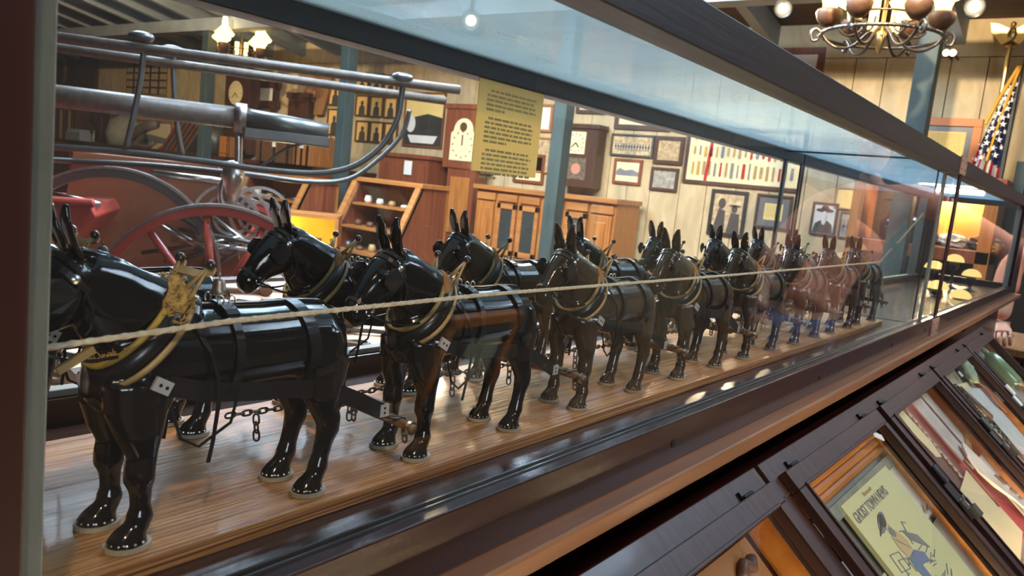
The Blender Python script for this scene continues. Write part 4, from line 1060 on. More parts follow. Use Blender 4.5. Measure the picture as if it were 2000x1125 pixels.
frame(1052,203,1078,258,'narrow orange picture frame just right of the typed notice','oakx', pic='white', fw=.03)
frame(1046,268,1074,338,'narrow framed print below the narrow orange frame','oakx', pic=photo, fw=.02)
frame(1003,300,1062,358,'framed print half hidden below the typed notice','mahog', pic='paper', fw=.035)
frame(1126,178,1184,222,'dark framed picture above the square faced clock','walnut', pic='paper', fw=.04)
frame(1201,200,1312,254,'wide brown framed picture under the case rail','walnut', pic='white', mw=.05, mt='paper', fw=.05)
frame(1192,262,1276,306,'long dark framed photograph of a line of people','tin', pic=photo, fw=.022, draw=crowd)
frame(1197,310,1252,360,'brown framed lake photograph below the long photograph','mahog', pic='paper', fw=.03, draw=landscape)
frame(1277,266,1334,321,'brown framed picture right of the long photograph','walnut', pic=photo, fw=.04)
frame(1269,327,1323,373,'brown framed picture right of the lake photograph','walnut', pic=photo2, fw=.03)
frame(1337,250,1572,367,'large frame of ribbons and badges','walnut', pic='paper', fw=.035, draw=badges)
frame(1384,371,1456,462,'black framed photograph of two figures with a hat','black', pic=photo, fw=.035, draw=couple)
frame(1474,380,1545,448,'picture with dark mount and yellow sheet','walnut', mt=mat('slate mount', (.16,.15,.14), .8), pic=yel, mw=.06, fw=.025, draw=text_rows)
frame(1583,395,1634,460,'photograph of a person in a very wide hat','walnut', pic='white', fw=.02, draw=hatman)
frame(1637,415,1705,468,'pale group photograph beside the wide hat portrait','greywood', pic=photo2, fw=.015, draw=crowd)
frame(1630,368,1716,411,'yellow lit patch painted as a framed panel above the group photograph','tan', pic=yel, fw=.012)  # lit yellow area painted as a framed panel
def redart(o, w_, h_, off, y):
    flat(o, 'red_stripe', 'flagred', [[(-.5*w_, off+.05*h_),(.5*w_, off+.05*h_),(.5*w_, off+.48*h_),(0, off+.58*h_),(-.5*w_, off+.45*h_)]], y)
frame(1500,93,1607,172,'red and white picture in brown frame above the case rail','mahog', pic='white', fw=.06, draw=redart)
frame(1769,230,1913,332,'large orange framed yellow document behind the flag',mat('orange frame wood',(.55,.17,.03),.4), mt='tin', pic=amber, mw=.045, fw=.065, draw=text_rows)
# shop picture beside the tall clock, light on its top painted yellow
x0, x1, z1, z0 = ext(788,180,866,288)
def scene_art(o, w_, h_, off, y):
    flat(o, 'shop_interior', 'tin', [[(-.5*w_,off),(.5*w_,off),(.5*w_,off+.55*h_),(.1*w_,off+.62*h_),(-.5*w_,off+.5*h_)]], y)
    flat(o, 'pale_window', 'white', [[(-.3*w_,off+.05*h_),(.3*w_,off+.05*h_),(.4*w_,off+.2*h_),(-.4*w_,off+.2*h_)], [(u*w_, off+v*h_) for u, v in oval(-.33,.42,.12,.17)]], y-.002)
frame(788,180,866,288,'shop picture with yellow light painted on its top, beside the tall clock','mahog', pic=yel, fw=.02, draw=scene_art)
# ---- clocks
def clock_face(o, cx, cz, r, y, square=False, m_='paper'):
    b = MB()
    if square: b.box((cx-r, y, cz-r), (cx+r, y+.01, cz+r))
    else: b.lathe([(r,0),(r,.01)], (cx, y+.01, cz), (0,-1,0), 28)
    f = b.build('dial', W[m_], o)
    b = MB()
    for h in range(12):
        a = h*PI/6; b.box((cx+math.sin(a)*r*.8-.006, y-.003, cz+math.cos(a)*r*.8-.006), (cx+math.sin(a)*r*.8+.006, y, cz+math.cos(a)*r*.8+.006))
    b.build('numerals', W['ink'], f)
    b = MB(); b.sweep([(cx,y-.004,cz),(cx+r*.35,y-.004,cz-r*.4)], .006, .002, up=(0,1,0), n=4); b.sweep([(cx,y-.004,cz),(cx-r*.45,y-.004,cz-r*.45)], .005, .002, up=(0,1,0), n=4)
    b.build('hands', W['black'], f)
# tall clock
x0, x1, z1, z0 = ext(868,203,944,330, 7.2)
o = empty('grandfather_clock', ((x0+x1)/2, 7.2, 0), 'tall red-brown grandfather clock with an arched cream dial', 'clock'); hw = (x1-x0)/2; top = z1
b = MB(); b.box((-hw-.04,-.02,top-.06),(hw+.04,.28,top)); b.box((-hw,0,z0),(hw,.26,top-.06)); b.build('hood', W['mahog'], o, bevel=.006)
b = MB(); b.box((-hw*.72,.02,.55),(hw*.72,.25,z0)); b.build('trunk', W['mahog'], o, bevel=.006)
b = MB(); b.box((-hw*.5,.005,.75),(hw*.5,.02,z0-.1)); b.build('trunk_door', W['oak'], o, bevel=.004)
b = MB(); b.box((-hw,0,0),(hw,.27,.55)); b.build('plinth', W['mahog'], o, bevel=.006)
zc = (z0+top-.06)/2 - .04; r_ = hw*.62
b = MB(); poly = [(-r_, zc-r_*1.15), (r_, zc-r_*1.15), (r_, zc+r_*.55)] + [(r_*.8*math.cos(t), zc+r_*.7+r_*.8*math.sin(t)) for t in [PI*i/10 for i in range(11)]] + [(-r_, zc+r_*.55)]
b.prism(poly, -.012, .004, lambda u, v, n: Vector((u, n, v))); f = b.build('arched_dial', W['paper'], o)
b = MB()
for h in range(12): a = h*PI/6; b.box((math.sin(a)*r_*.8-.008,-.016,zc-.15*r_+math.cos(a)*r_*.8-.008),(math.sin(a)*r_*.8+.008,-.012,zc-.15*r_+math.cos(a)*r_*.8+.008))
b.lathe([(.055,0),(.055,.004)], (0,-.012,zc+r_*.95), (0,-1,0), 16); b.sweep([(0,-.018,zc-.2*r_),(0,-.018,zc+.45*r_)], .008, .002, up=(0,1,0), n=4); b.build('dial_marks', W['brownlea'], f)
# square faced wall clock
x0, x1, z1, z0 = ext(1113,246,1182,368)
o = empty('wall_clock', ((x0+x1)/2, 7.42, z0), 'dark wall clock with a square dial and painted glass below', 'clock'); hw = (x1-x0)/2; h_ = z1-z0
b = MB(); b.box((-hw,-.12,0),(hw,.06,h_)); b.box((-hw-.02,-.14,h_-.05),(hw+.02,.06,h_)); b.build('clock_body', W['walnut'], o, bevel=.005)
clock_face(o, -.03, h_*.70, hw*.52, -.135, True)
b = MB(); b.box((-hw*.55,-.128,h_*.12),(hw*.55,-.12,h_*.46)); g_ = b.build('painted_glass', mat('floral glass', (.22,.17,.11), .3, col2=(.07,.05,.04), vs=(30,30,30)), o)
b = MB(); b.lathe([(.06,0),(.06,.003)], (0,-.128,h_*.29), (0,-1,0), 16); b.build('pink_medallion', mat('pink medallion', (.5,.22,.15), .6), g_)
# tall dark clock at the left
x0, x1, z1, z0 = ext(437,131,490,300, 7.3)
o = empty('tall_wall_clock', ((x0+x1)/2, 7.4, z0), 'tall dark wall clock with a small pale round dial', 'clock'); hw = (x1-x0)/2; h_ = z1-z0
b = MB(); b.box((-hw*.9,-.12,0),(hw*.9,.06,h_-.08)); b.prism([(-hw*1.1,h_-.1),(hw*1.1,h_-.1),(hw,h_-.02),(-hw,h_)], -.14, .06, lambda u, v, n: Vector((u, n, v))); b.build('clock_body', W['walnut'], o, bevel=.005)
clock_face(o, -.02, h_*.70, hw*.5, -.135)
# carved cross-cornered frame
x0, x1, z1, z0 = ext(498,155,546,214, 7.45)
o = empty('carved_frame', ((x0+x1)/2, 7.45, z0), 'carved dark frame with crossed corners around a pale picture', 'framed picture'); hw = (x1-x0)/2; h_ = z1-z0
b = MB()
for sx in (-1,1): b.box((sx*hw*.68-.05,-.02,0),(sx*hw*.68+.05,.04,h_)); b.box((-hw,-.03,h_*(.5+sx*.32)-.05),(hw,.03,h_*(.5+sx*.32)+.05))
for sx in (-1,1):
    for sz in (0,1): b.lathe([(.05,0),(.05,.03)], (sx*hw*.68,-.03,sz*h_), (0,-1,0), 10)
b.build('frame', W['walnut'], o, bevel=.004)
b = MB(); b.box((-hw*.55,-.01,h_*.24),(hw*.55,.0,h_*.76)); b.build('picture', W['white'], o)
# leather chaps hanging on the wall
x0, x1, z1, z0 = ext(582,140,650,225, 7.45); hw = (x1-x0)/2; h_ = z1-z0
b = MB(); b.prism([(-hw*.2,h_),(hw*1.0,h_*.98),(hw*.55,0),(hw*.05,0),(hw*.2,h_*.6),(-hw*.35,0),(-hw,0),(-hw*.5,h_*.6)], 0, .05, lambda u, v, n: Vector((u, n, v)))
tag(b.build('leather_chaps', mat('orange brown leather', (.28,.13,.05), .6, var=.25, vs=(5,5,2)), loc=((x0+x1)/2, 7.42, z0), bevel=.01), 'orange-brown leather chaps hanging on the wall', 'chaps')
b = MB(); b.box((-.25,0,0),(.2,.12,.33)); b.box((-.28,-.02,.28),(.23,.14,.36)); 
p = onwall(592,203,7.35); tag(b.build('wooden_wall_box', W['walnut'], loc=(p.x-.1, 7.35, p.z-.2), bevel=.006), 'small dark wooden box on the wall beside the chaps', 'box')
# horse collar on a dark panel standing in for a shaded doorway, far left
x0, x1, z1, z0 = ext(100,95,186,235, 7.42)
o = tag(MB().box((x0, 7.42, z0), (x1, 7.47, z1)).build('dark_opening', W['walnut']), 'large dark panel standing in for a shaded doorway at the far left', 'board')
c_ = onwall(118,135,7.38); b = MB(); b.sweep([(math.cos(a)*.30, 0, math.sin(a)*.42) for a in [2*PI*i/30 for i in range(30)]], .06, .045, closed=True, n=10)
tag(b.build('horse_collar', W['brownlea'], loc=(c_.x, 7.35, c_.z), smooth=True), 'brown oval horse collar hanging at the far left', 'horse collar')
x0, x1, z1, z0 = ext(193,-70,372,46, 7.4); tag(MB().box((x0, 7.4, z0), (x1, 7.46, z1)).build('teal_panel', W['teal'], bevel=.01), 'teal painted panel high on the wall at the left', 'panel')
x0, x1, z1, z0 = ext(262,-60,325,42, 7.3); tag(MB().box((x0, 7.3, z0), (x1, 7.38, z1)).build('purple_banner', mat('faded purple cloth', (.16,.09,.10), .8, var=.2, vs=(3,3,9))), 'faded purple hanging over the teal panel', 'banner')
# wall sconces
for i, px in enumerate((272, 340)):
    p = onwall(px, 66, 7.0); b = MB(); o = empty('oil_sconce', (p.x, 7.0, p.z-.1), 'glass oil lamp sconce, %s of the pair at the upper left' % ('left one','right one')[i], 'lamp', 'oil lamps at the upper left')
    b.lathe([(.02,0),(.07,.02),(.075,.06),(.03,.10)], n=16); b.build('oil_bowl', W['brass'], o, smooth=True)
    b = MB(); b.lathe([(.03,.10),(.055,.16),(.03,.26),(.028,.34)], n=14); b.build('lamp_chimney', glass('lamp chimney glass') if i == 0 else bpy.data.materials['lamp chimney glass'], o, smooth=True)
    b = MB(); b.sweep([(0,0,.02),(0,.25,.0),(0,.45,.06)], .015, n=6); b.build('bracket', W['iron'], o)
# ---- furniture along the end wall
def cabinet(name, l, t, r, Y, dep, label, cat, m_, fn=None, zt=None, basez=0.0):
    x0, x1, z1, _ = ext(l, t, r, t+1, Y)
    o = empty(name, ((x0+x1)/2, Y, basez), label, cat); hw = (x1-x0)/2; h_ = z1 - basez
    b = MB(); b.box((-hw-.03,-.03,h_-.05),(hw+.03,dep,h_)); b.build('top_board', m_, o, bevel=.004)
    return o, hw, h_
o, hw, h_ = cabinet('oak_sideboard', 930, 374, 1206, 6.9, .5, 'long golden oak sideboard with small glass doors', 'sideboard', W['oakx'])
b = MB(); b.box((-hw,.03,0),(hw,.5,h_-.05)); b.build('carcass', W['oak'], o)
for i in range(6):
    x0 = -hw + (2*hw)*i/6
    for (xa, xb, za, zb) in ((x0+.02, x0+2*hw/6-.02, h_-.16, h_-.08),): b = MB(); b.box((xa,0,za),(xb,.03,zb)); b.build('rail_panel', W['oakx'], o, bevel=.003)
    if i in (1, 2, 4):
        b = MB(); xa, xb = x0+.02, x0+2*hw/6-.02
        for q in (((xa,0,h_-.75),(xa+.05,.03,h_-.18)),((xb-.05,0,h_-.75),(xb,.03,h_-.18)),((xa,0,h_-.24),(xb,.03,h_-.18)),((xa,0,h_-.75),(xb,.03,h_-.69))): b.box(*q)
        d = b.build('glass_door', W['oakx'], o, bevel=.003)
        b = MB(); b.box((xa+.05,.012,h_-.69),(xb-.05,.02,h_-.24)); b.build('door_pane', mat('dark cupboard glass', (.035,.045,.045), .12, coat=1.0) if i == 1 else bpy.data.materials['dark cupboard glass'], d)
        b = MB()
        for q in range(3): b.box((xa+.08+.1*q,.028,h_-.62),(xa+.14+.1*q,.0295,h_-.55+.04*q))
        b.build('cards_inside', W['tan'], d)
    else:
        b = MB(); b.box((x0+.03,0,h_-.75),(x0+2*hw/6-.03,.03,h_-.18)); b.box((x0+.09,-.012,h_-.68),(x0+2*hw/6-.09,.0,h_-.25)); d = b.build('panel_door', W['oak'], o, bevel=.004)
b = MB(); b.box((-hw,0,0),(hw,.04,h_-.77)); b.build('plinth', W['oakx'], o)
# dark red cupboard left of the tall clock
o, hw, h_ = cabinet('red_cupboard', 742, 300, 838, 7.0, .45, 'tall dark red cupboard left of the grandfather clock', 'cupboard', W['mahog'])
b = MB(); b.box((-hw,0,0),(hw,.45,h_-.05)); b.build('carcass', W['mahog'], o, bevel=.005)
for s_ in (-1, 1):
    b = MB(); b.box((min(s_*.01, s_*(hw-.03)),-.02,.1),(max(s_*.01, s_*(hw-.03)),.0,h_-.12)); b.build('door', W['mahog'], o, bevel=.004)
p = onwall(795,325,6.95); tag(MB().box((-.06,0,0),(.07,.005,.17)).build('label_card', W['white'], loc=(p.x,6.96,p.z-.1)), 'small white and blue card on the red cupboard', 'card')
# slant fronted golden display cases
def slant_case(l, t, r, Y, label, ndoor):
    x0, x1, z1, _ = ext(l, t, r, t+1, Y); hw = (x1-x0)/2; h_ = z1
    o = empty('slant_front_case', ((x0+x1)/2, Y, 0), label, 'display case', 'slant fronted golden cases')
    b = MB(); b.box((-hw-.03,-.03,h_-.045),(hw+.03,.4,h_)); b.build('top_board', W['oakx'], o, bevel=.004)
    b = MB(); b.box((-hw,.38,0),(hw,.42,h_-.05)); b.box((-hw,-.45,0),(hw,.40,h_-.95)); b.build('carcass', W['oak'], o)
    for s_ in (-1, 1):
        b = MB(); xx = s_*hw; b.prism([(.0,h_-.05),(.38,h_-.05),(.38,h_-.95),(-.45,h_-.95)], min(xx, xx-s_*.02), max(xx, xx-s_*.02), lambda u, v, n: Vector((n, u, v))); b.build('side_panel', W['mahog'], o)
        b = MB(); b.prism([(-.03,h_-.045),(.04,h_-.045),(-.41,h_-.95),(-.48,h_-.95)], min(xx, xx-s_*.07), max(xx, xx-s_*.07), lambda u, v, n: Vector((n, u, v))); b.build('front_stile', W['oakx'], o, bevel=.003)
    for q in (0, 1, 2):
        y_ = -.05 - .13*q; b = MB(); b.box((-hw+.05, y_, h_-.30-.25*q),(hw-.05,.36,h_-.275-.25*q)); b.build('shelf', W['oakx'], o)
    b = MB(); b.prism([(-.0,h_-.09),(.008,h_-.09),(-.43,h_-.93),(-.438,h_-.93)], -hw+.07, hw-.07, lambda u, v, n: Vector((n, u, v))); b.build('slanted_glass', W['gdesk'], o)
    rr = random.Random(int(l))
    for q in (0, 1, 2):
        for k in range(5):
            xx = -hw + .14 + (2*hw-.28)*k/4; zz = h_-.275-.25*q; b = MB(); hh = rr.uniform(.03,.09)
            b.lathe([(.035,0),(.045,hh*.4),(.03,hh),(.001,hh)], n=12)
            u = b.build('small_relic', rr.choice([W['tan'], W['white'], W['tin'], W['brownlea']]), smooth=True, loc=(o.location.x + xx, o.location.y + .10 - .12*q, zz))
            tag(u, 'small relic on the %s shelf of the case %s, %s along' % (['upper','middle','lower'][q], label.split(', ')[1], ['first','second','third','fourth','fifth'][k]), 'relic', 'relics in the slant fronted cases')
    return o
slant_case(692, 352, 826, 5.9, 'golden slant fronted display case, left of the red cupboard', 1)
slant_case(478, 340, 606, 5.6, 'golden slant fronted display case, behind the spoked wheels', 1)
# yellow glowing box between them
x0, x1, z1, z0 = ext(573,420,652,500, 4.6)
o = empty('lit_showcase', ((x0+x1)/2, 4.6, 0), 'low showcase glowing yellow inside, behind the second mule', 'display case'); hw = (x1-x0)/2; o.rotation_euler = (0, 0, .80); RZ = Matrix.Rotation(.80, 4, 'Z'); o.location.x -= .1
b = MB(); b.box((-hw,0,0),(hw,.5,z0)); b.build('stand', W['oak'], o)
b = MB()
for q in (((-hw,0,z0),(-hw+.03,.5,z1)),((hw-.03,0,z0),(hw,.03,z1)),((hw-.03,.47,z0),(hw,.5,z1)),((-hw,.47,z0),(hw,.5,z1)),((-hw,0,z1-.03),(hw,.5,z1))): b.box(*q)
b.build('frame', W['oakx'], o)
b = MB(); b.box((-hw+.03,.46,z0),(hw-.03,.469,z1-.03)); b.build('yellow_lining', mat('yellow lining', (.75,.55,.03), .8), o)
b = MB(); b.sweep([(-hw+.05,.05,z0+.05),(-hw+.05,.05,z1-.06)], .014, n=8); b.build('glow_tube', W['tube'], o)
rr = random.Random(4)
for k in range(4):
    b = MB(); b.lathe([(.04,0),(.06,.06),(.02,.10),(.03,.14),(.001,.14)], n=12); tag(b.build('tin_cup', W['tin'], smooth=True, loc=o.location + (RZ @ Vector((-hw+.12+.13*k, .2, z0)))), 'small dark vessel in the yellow lit showcase, %s from the left' % ORD[k], 'vessel', 'vessels in the lit showcase')
# tall cabinet with lamps at the right
x0, x1, z1, _ = ext(1672, 340, 1962, 342, 6.75); hw = (x1-x0)/2
o = empty('open_shelf_cabinet', ((x0+x1)/2, 6.75, 0), 'wide dark wooden cabinet with one long open shelf behind the case end', 'cabinet'); h_ = z1
b = MB(); b.box((-hw,.42,0),(hw,.45,h_)); b.build('back_panel', mat('dark back panel', (.05,.05,.048), .7, var=.3, vs=(5,5,5)), o)
b = MB(); b.box((-hw-.03,-.03,h_-.07),(hw+.03,.45,h_)); b.build('top_board', W['mahog'], o, bevel=.005)
zs = onwall(1800, 478, 6.75).z
b = MB(); b.box((-hw,0,zs-.10),(hw,.42,zs)); b.build('long_shelf', W['mahog'], o, bevel=.005)
b = MB(); b.box((-hw,0,0),(hw,.42,.30)); b.build('base_drawers', W['mahog'], o)
for s_ in (-1, 1): b = MB(); b.box((min(s_*hw,s_*(hw-.09)),0,0),(max(s_*hw,s_*(hw-.09)),.42,h_-.07)); b.build('stile', W['oak'], o)
cabx = o.location.x
b = MB(); b.box((hw-.75,.405,zs+.05),(hw-.12,.418,h_-.15)); b.build('warm_glow_corner', mat('painted orange glow', (.70,.36,.08), .8), o)  # orange light of the open corner put into this panel's colour
b = MB(); b.sweep([(hw-.7,.30,h_-.10),(hw-.14,.30,h_-.10)], .018, n=8); b.build('shelf_lamp_tube', W['tube'], o)
# pale rock and relics on the shelf
def rock_at(name, loc, rx, ry, rz, m_, label, seed, cat='rock'):
    rr = random.Random(seed); b = MB(); b.ball((0,0,0), 1, 20)
    for v in b.bm.verts:
        k = 1 + rr.uniform(-.22, .18); v.co = Vector((v.co.x*rx*k, v.co.y*ry*k, (v.co.z*k + .9)*rz))
    return tag(b.build(name, m_, loc=loc), label, cat)
p = onwall(1862, 440, 6.95); rock_at('crystal_rock', (p.x, 6.95, zs), .13, .08, .055, mat('pale crystal', (.55,.50,.42), .7, var=.35, vs=(30,30,30)), 'pale jagged crystal rock on the long shelf', 2)
p = onwall(1925, 460, 6.95); rock_at('dark_ore', (p.x, 6.95, zs), .12, .10, .06, W['tin'], 'dark lump of ore right of the pale crystal', 5)
p = onwall(1945, 455, 6.85); rock_at('amber_ore', (p.x, 6.85, zs), .05, .05, .04, W['tan'], 'small amber stone at the right end of the shelf', 6)
# black hats on busts on the shelf
for i, (px, py, lab) in enumerate(((1763, 385, 'black bust wearing a wide black hat, left on the shelf'), (1806, 378, 'black bust wearing a black hat, right on the shelf'))):
    p = onwall(px, py, 6.9); o = empty('hat_bust', (p.x, 6.9, zs), lab, 'bust', 'black busts with hats')
    hh = (p.z - zs)
    b = MB(); b.lathe([(.07,0),(.13,.02),(.14,hh*.42),(.12,hh*.58),(.06,hh*.66),(.055,hh*.78),(.075,hh*.90),(.06,hh*.98),(.001,hh)], n=20); b.build('torso', mat('glossy black', (.012,.012,.014), .18, coat=1.0) if i == 0 else bpy.data.materials['glossy black'], o, smooth=True)
    b = MB(); b.lathe([(.001,hh*.88),(.13,hh*.90),(.135,hh*.93),(.075,hh*.94),(.07,hh*1.12),(.05,hh*1.16),(.001,hh*1.15)], n=24); b.build('hat', W['black'], o, smooth=True)
# small lamps with glowing dome shades standing in the farther show case
for i, (px, py, yd) in enumerate(((1826,516,10.6),(1866,503,11.2),(1899,532,11.3),(1833,555,9.6),(1877,573,9.7))):
    r_ = ray(px, py); r_ = r_*(yd*S/r_[1]); fl = H - .735*S; top = H + r_.z + .012
    o = empty('dome_lamp', (r_.x, yd*S, fl), 'glowing yellow dome shaded small lamp, %s' % ['left of the upper two','right of the upper two','rightmost of the five','left of the lower two','right of the lower two'][i], 'lamp', 'five glowing dome lamps'); h_ = top - fl
    b = MB(); b.lathe([(.0004, h_)] + [(.031*math.cos(t), h_-.026+.026*math.sin(t)) for t in [PI*.5*(1-j/9.0) for j in range(1,10)]] + [(.028, h_-.026), (.0004, h_-.008)], n=24)
    b.build('dome_shade', W['dome'], o, smooth=True)
    b = MB(); b.lathe([(.0004,0),(.022,0),(.02,.006),(.005,.012),(.004,max(.014,h_-.06)),(.012,h_-.052),(.017,h_-.040),(.014,h_-.026),(.0004,h_-.018)], n=18); b.build('burner_and_stand', W['black'], o, smooth=True)
# straps and tack hanging in the cabinet left bay
rr = random.Random(8)
for k in range(9):
    p = onwall(1690 + 13*k, 500, 7.0); b = MB(); z1_ = zs-.12; L_ = rr.uniform(.3,.5)
    b.sweep([(0,0,0),(rr.uniform(-.03,.03),0,-L_*.4),(rr.uniform(-.05,.05),-.02,-L_)], .014, n=6); b.sweep([(math.cos(a)*.04,-.02,-L_-.04+math.sin(a)*.04) for a in [2*PI*i/16 for i in range(16)]], .008, closed=True, n=6)
    tag(b.build('hanging_tack', W['black'] if k % 2 else W['brownlea'], loc=(p.x, 6.95, z1_), smooth=True), 'hanging tack strap with ring under the shelf, %s from the left' % ORD[k], 'tack', 'tack hanging under the shelf')
# ---- flag on a pole
p = onwall(1972, 95, 7.33); fx = p.x
o = empty('flag', (fx, 7.33, 0), 'draped starred and striped flag on a pole with an eagle', 'flag')
zt = p.z
b = MB(); b.sweep([(0,0,0),(0,0,zt)], .018, n=10); b.build('pole', W['brass'], o)
b = MB(); b.lathe([(.03,0),(.045,.02),(.02,.05)], (0,0,zt), n=12); b.ball((0,0,zt+.11), .045, 12, (.8,.8,1.3)); b.ball((0,-.02,zt+.18), .022, 10)
for s_ in (-1, 1): b.prism([(s_*.01,zt+.06),(s_*.06,zt+.03),(s_*.14,zt+.12),(s_*.16,zt+.20),(s_*.10,zt+.19),(s_*.02,zt+.15)], -.01, .01, lambda u, v, n: Vector((u, n, v)))
b.build('eagle_finial', W['brass'], o)
flag_top = onwall(1972, 142, 7.33).z; zb = 1.35
def drape(u, v):   # u across 0..1, v down 0..1
    spread = .05 + .17*min(1, v*1.6); x = .10 - (spread*1.05)*u - .06*v*(1-v); fold = math.sin(u*PI*5)*.035*min(1, v*3)
    return Vector((x, -.03 + fold, flag_top - v*(flag_top-zb) - .10*u*(1-v)))
NU, NV = 40, 60
vb = MB(); G = [[vb.bm.verts.new(drape(i/NU, j/NV)) for i in range(NU+1)] for j in range(NV+1)]
for j in range(NV):
    for i in range(NU):
        v = (j+.5)/NV; u = (i+.5)/NU
        line = v + .16*u - .04
        vb.mi = 0 if line < .52 else (1 if int((u*9) + 0) % 2 == 0 else 2)
        vb._f([G[j][i], G[j][i+1], G[j+1][i+1], G[j+1][i]])
fl = vb.build('cloth', [W['blue'], W['flagred'], W['flagwhite']], o, smooth=True); sm = fl.modifiers.new('thick', 'SOLIDIFY'); sm.thickness = .004
for r_ in range(10):
    for c_ in range(4):
        u = .12 + .24*c_ + (.12 if r_ % 2 else 0); v = .06 + .046*r_
        if u > .97: continue
        q = drape(u, v) + Vector((0,-.012,0)); pts = [((.027 if k % 2 == 0 else .0115)*math.sin(k*PI/5), (.027 if k % 2 == 0 else .0115)*math.cos(k*PI/5)) for k in range(10)]
        b = MB(); b.prism(pts, 0, .004, lambda u, v, n: Vector((u, n, v))); b.build('star', W['flagwhite'], fl, loc=q)
b = MB(); b.sweep([drape(0,0)+Vector((.0,-.01,.05)), drape(.3,.05)+Vector((0,-.03,0)), drape(.5,.3)+Vector((0,-.04,0)), drape(.5,.5)+Vector((0,-.05,0))], .010, n=6); b.sweep([drape(.0,.0)+Vector((-.01,-.02,.04)), drape(.9,.1)+Vector((-.03,-.02,0)), drape(1,.25)+Vector((-.03,-.02,0))], .014, n=6)
b.build('gold_cord', mat('gold cord', (.70,.36,.03), .7), o)
# small bright lamps on the wall by the post
for i, px in enumerate((1848, 1861)):
    p = onwall(px, 103, 7.2); b = MB(); b.ball((0,0,0), .026, 12); o = tag(b.build('small_lamp', emis('small lamp', (1,.93,.75), 12) if i == 0 else bpy.data.materials['small lamp'], loc=p), 'tiny bright round lamp right of the teal post, %s one' % ('left','right')[i], 'lamp', 'tiny lamps by the post')
    b = MB(); b.sweep([(0,.02,0),(0,.27,0)], .01, n=6); b.build('bracket', W['black'], o)
# dark opening at the right edge, widened out of view to dim reflections
x0, _, z1, _ = ext(1985,345,2120,560, 7.47); x1 = 2.6
o = struct(MB().box((x0, 7.455, 0), (x1, 7.5, z1)).build('door_1', W['black']))
f = MB(); f.box((x0-.08, 7.42, z1), (x1+.08, 7.5, z1+.10)); f.box((x0-.08, 7.42, 0), (x0, 7.5, z1)); f.box((x1, 7.42, 0), (x1+.08, 7.5, z1)); f.box(((x0+x1)/2-.03, 7.43, 0), ((x0+x1)/2+.03, 7.5, z1)); f.build('door_frame', W['teal'], o)
# ---- chandeliers
def spl(P, k=6):
    out = []
    for i in range(len(P)-1):
        p0, p1, p2, p3 = P[max(i-1,0)], P[i], P[i+1], P[min(i+2, len(P)-1)]
        for q_ in range(k):
            t = q_/k; out.append(.5*((2*p1) + (p2-p0)*t + (2*p0-5*p1+4*p2-p3)*t*t + (-p0+3*p1-3*p2+p3)*t**3))
    return out + [P[-1]]
def chandelier(cx, cy, cz, dia, label, nl=6):
    o = empty('chandelier', (cx, cy, cz), label, 'chandelier', 'oil lamp chandeliers'); r_ = dia/2
    b = MB(); b.sweep([(r_*math.cos(a), r_*math.sin(a), 0) for a in [2*PI*i/48 for i in range(48)]], .011, closed=True, n=8)
    tw = [];
    for i in range(260):
        a = 2*PI*i/260; q = a*60; tw.append(((r_+.009*math.cos(q))*math.cos(a), (r_+.009*math.cos(q))*math.sin(a), .009*math.sin(q)))
    b.sweep(tw, .005, closed=True, n=5); b.build('twisted_ring', W['iron'], o, smooth=True)
    b = MB(); b.lathe([(.001,-.10),(.014,-.09),(.02,-.05),(.03,-.03),(.03,.02),(.012,.04),(.012,.40),(.001,.40)], n=16); b.build('centre_stem', W['brass'], o, smooth=True)
    b = MB(); b.sweep([(0,0,.4),(0,0,ceil_z(cy)-cz)], .008, n=6); b.build('hanging_chain', W['iron'], o)
    for sx in (-.05, .06):
        b = MB(); b.lathe([(.028,.03),(.028,.22),(.001,.22)], (sx, sx*.6, 0), n=16); b.build('lit_candle_sleeve', W['shade'], o, smooth=True)
    b = MB(); b.sweep([(r_*.55*math.cos(a), r_*.55*math.sin(a), .12) for a in [2*PI*i/40 for i in range(40)]], .007, closed=True, n=6); b.build('upper_ring', W['iron'], o, smooth=True)
    for k in range(nl):
        a = 2*PI*k/nl + .3; ca, sa = math.cos(a), math.sin(a)
        def Q(rr_, z): return Vector((rr_*ca, rr_*sa, z))
        b = MB(); b.sweep(spl([Q(.02,.06), Q(r_*.22,.02), Q(r_*.45,-.06), Q(r_*.68,-.075), Q(r_*.88,-.04), Q(r_*1.0,.01), Q(r_*1.10,.035), Q(r_*1.17,.01), Q(r_*1.14,-.035), Q(r_*1.05,-.03), Q(r_*1.06,-.005)]), .0095, n=8)
        b.sweep(spl([Q(r_*.30,.10), Q(r_*.36,.03), Q(r_*.55,.0), Q(r_*.70,.03), Q(r_*.62,.06)]), .007, n=6)
        arm = b.build('arm', W['iron'], o, smooth=True)
        c = Q(r_*.92, .055)
        b = MB(); b.lathe([(.001,-.01),(.035,-.005),(.068,.035),(.078,.075),(.070,.095),(.001,.095)], c, n=20); b.build('wooden_cup', W['brownlea'], arm, smooth=True)
        b = MB(); b.lathe([(.042,.09),(.045,.13),(.055,.16),(.11,.19),(.125,.215),(.115,.225),(.05,.30),(.048,.305)], c, n=24); b.build('lamp_shade', W['shade'], arm, smooth=True)
        b = MB(); b.lathe([(.028,.30),(.036,.33),(.030,.40),(.028,.42)], c, n=14); b.build('lamp_chimney', W['shadein'], arm, smooth=True)
    return o
q = ray(1722, 62); q = q*(5.2/q[1]); chandelier(q.x, 5.2, H+q.z-.03, .68, 'wrought iron chandelier with six glowing oil lamps, nearer the camera')
q = ray(470, 108); q = q*(6.3/q[1]); chandelier(q.x, 6.3, H+q.z-.05, .72, 'farther chandelier with glowing oil lamps, seen through the glass case', 4)
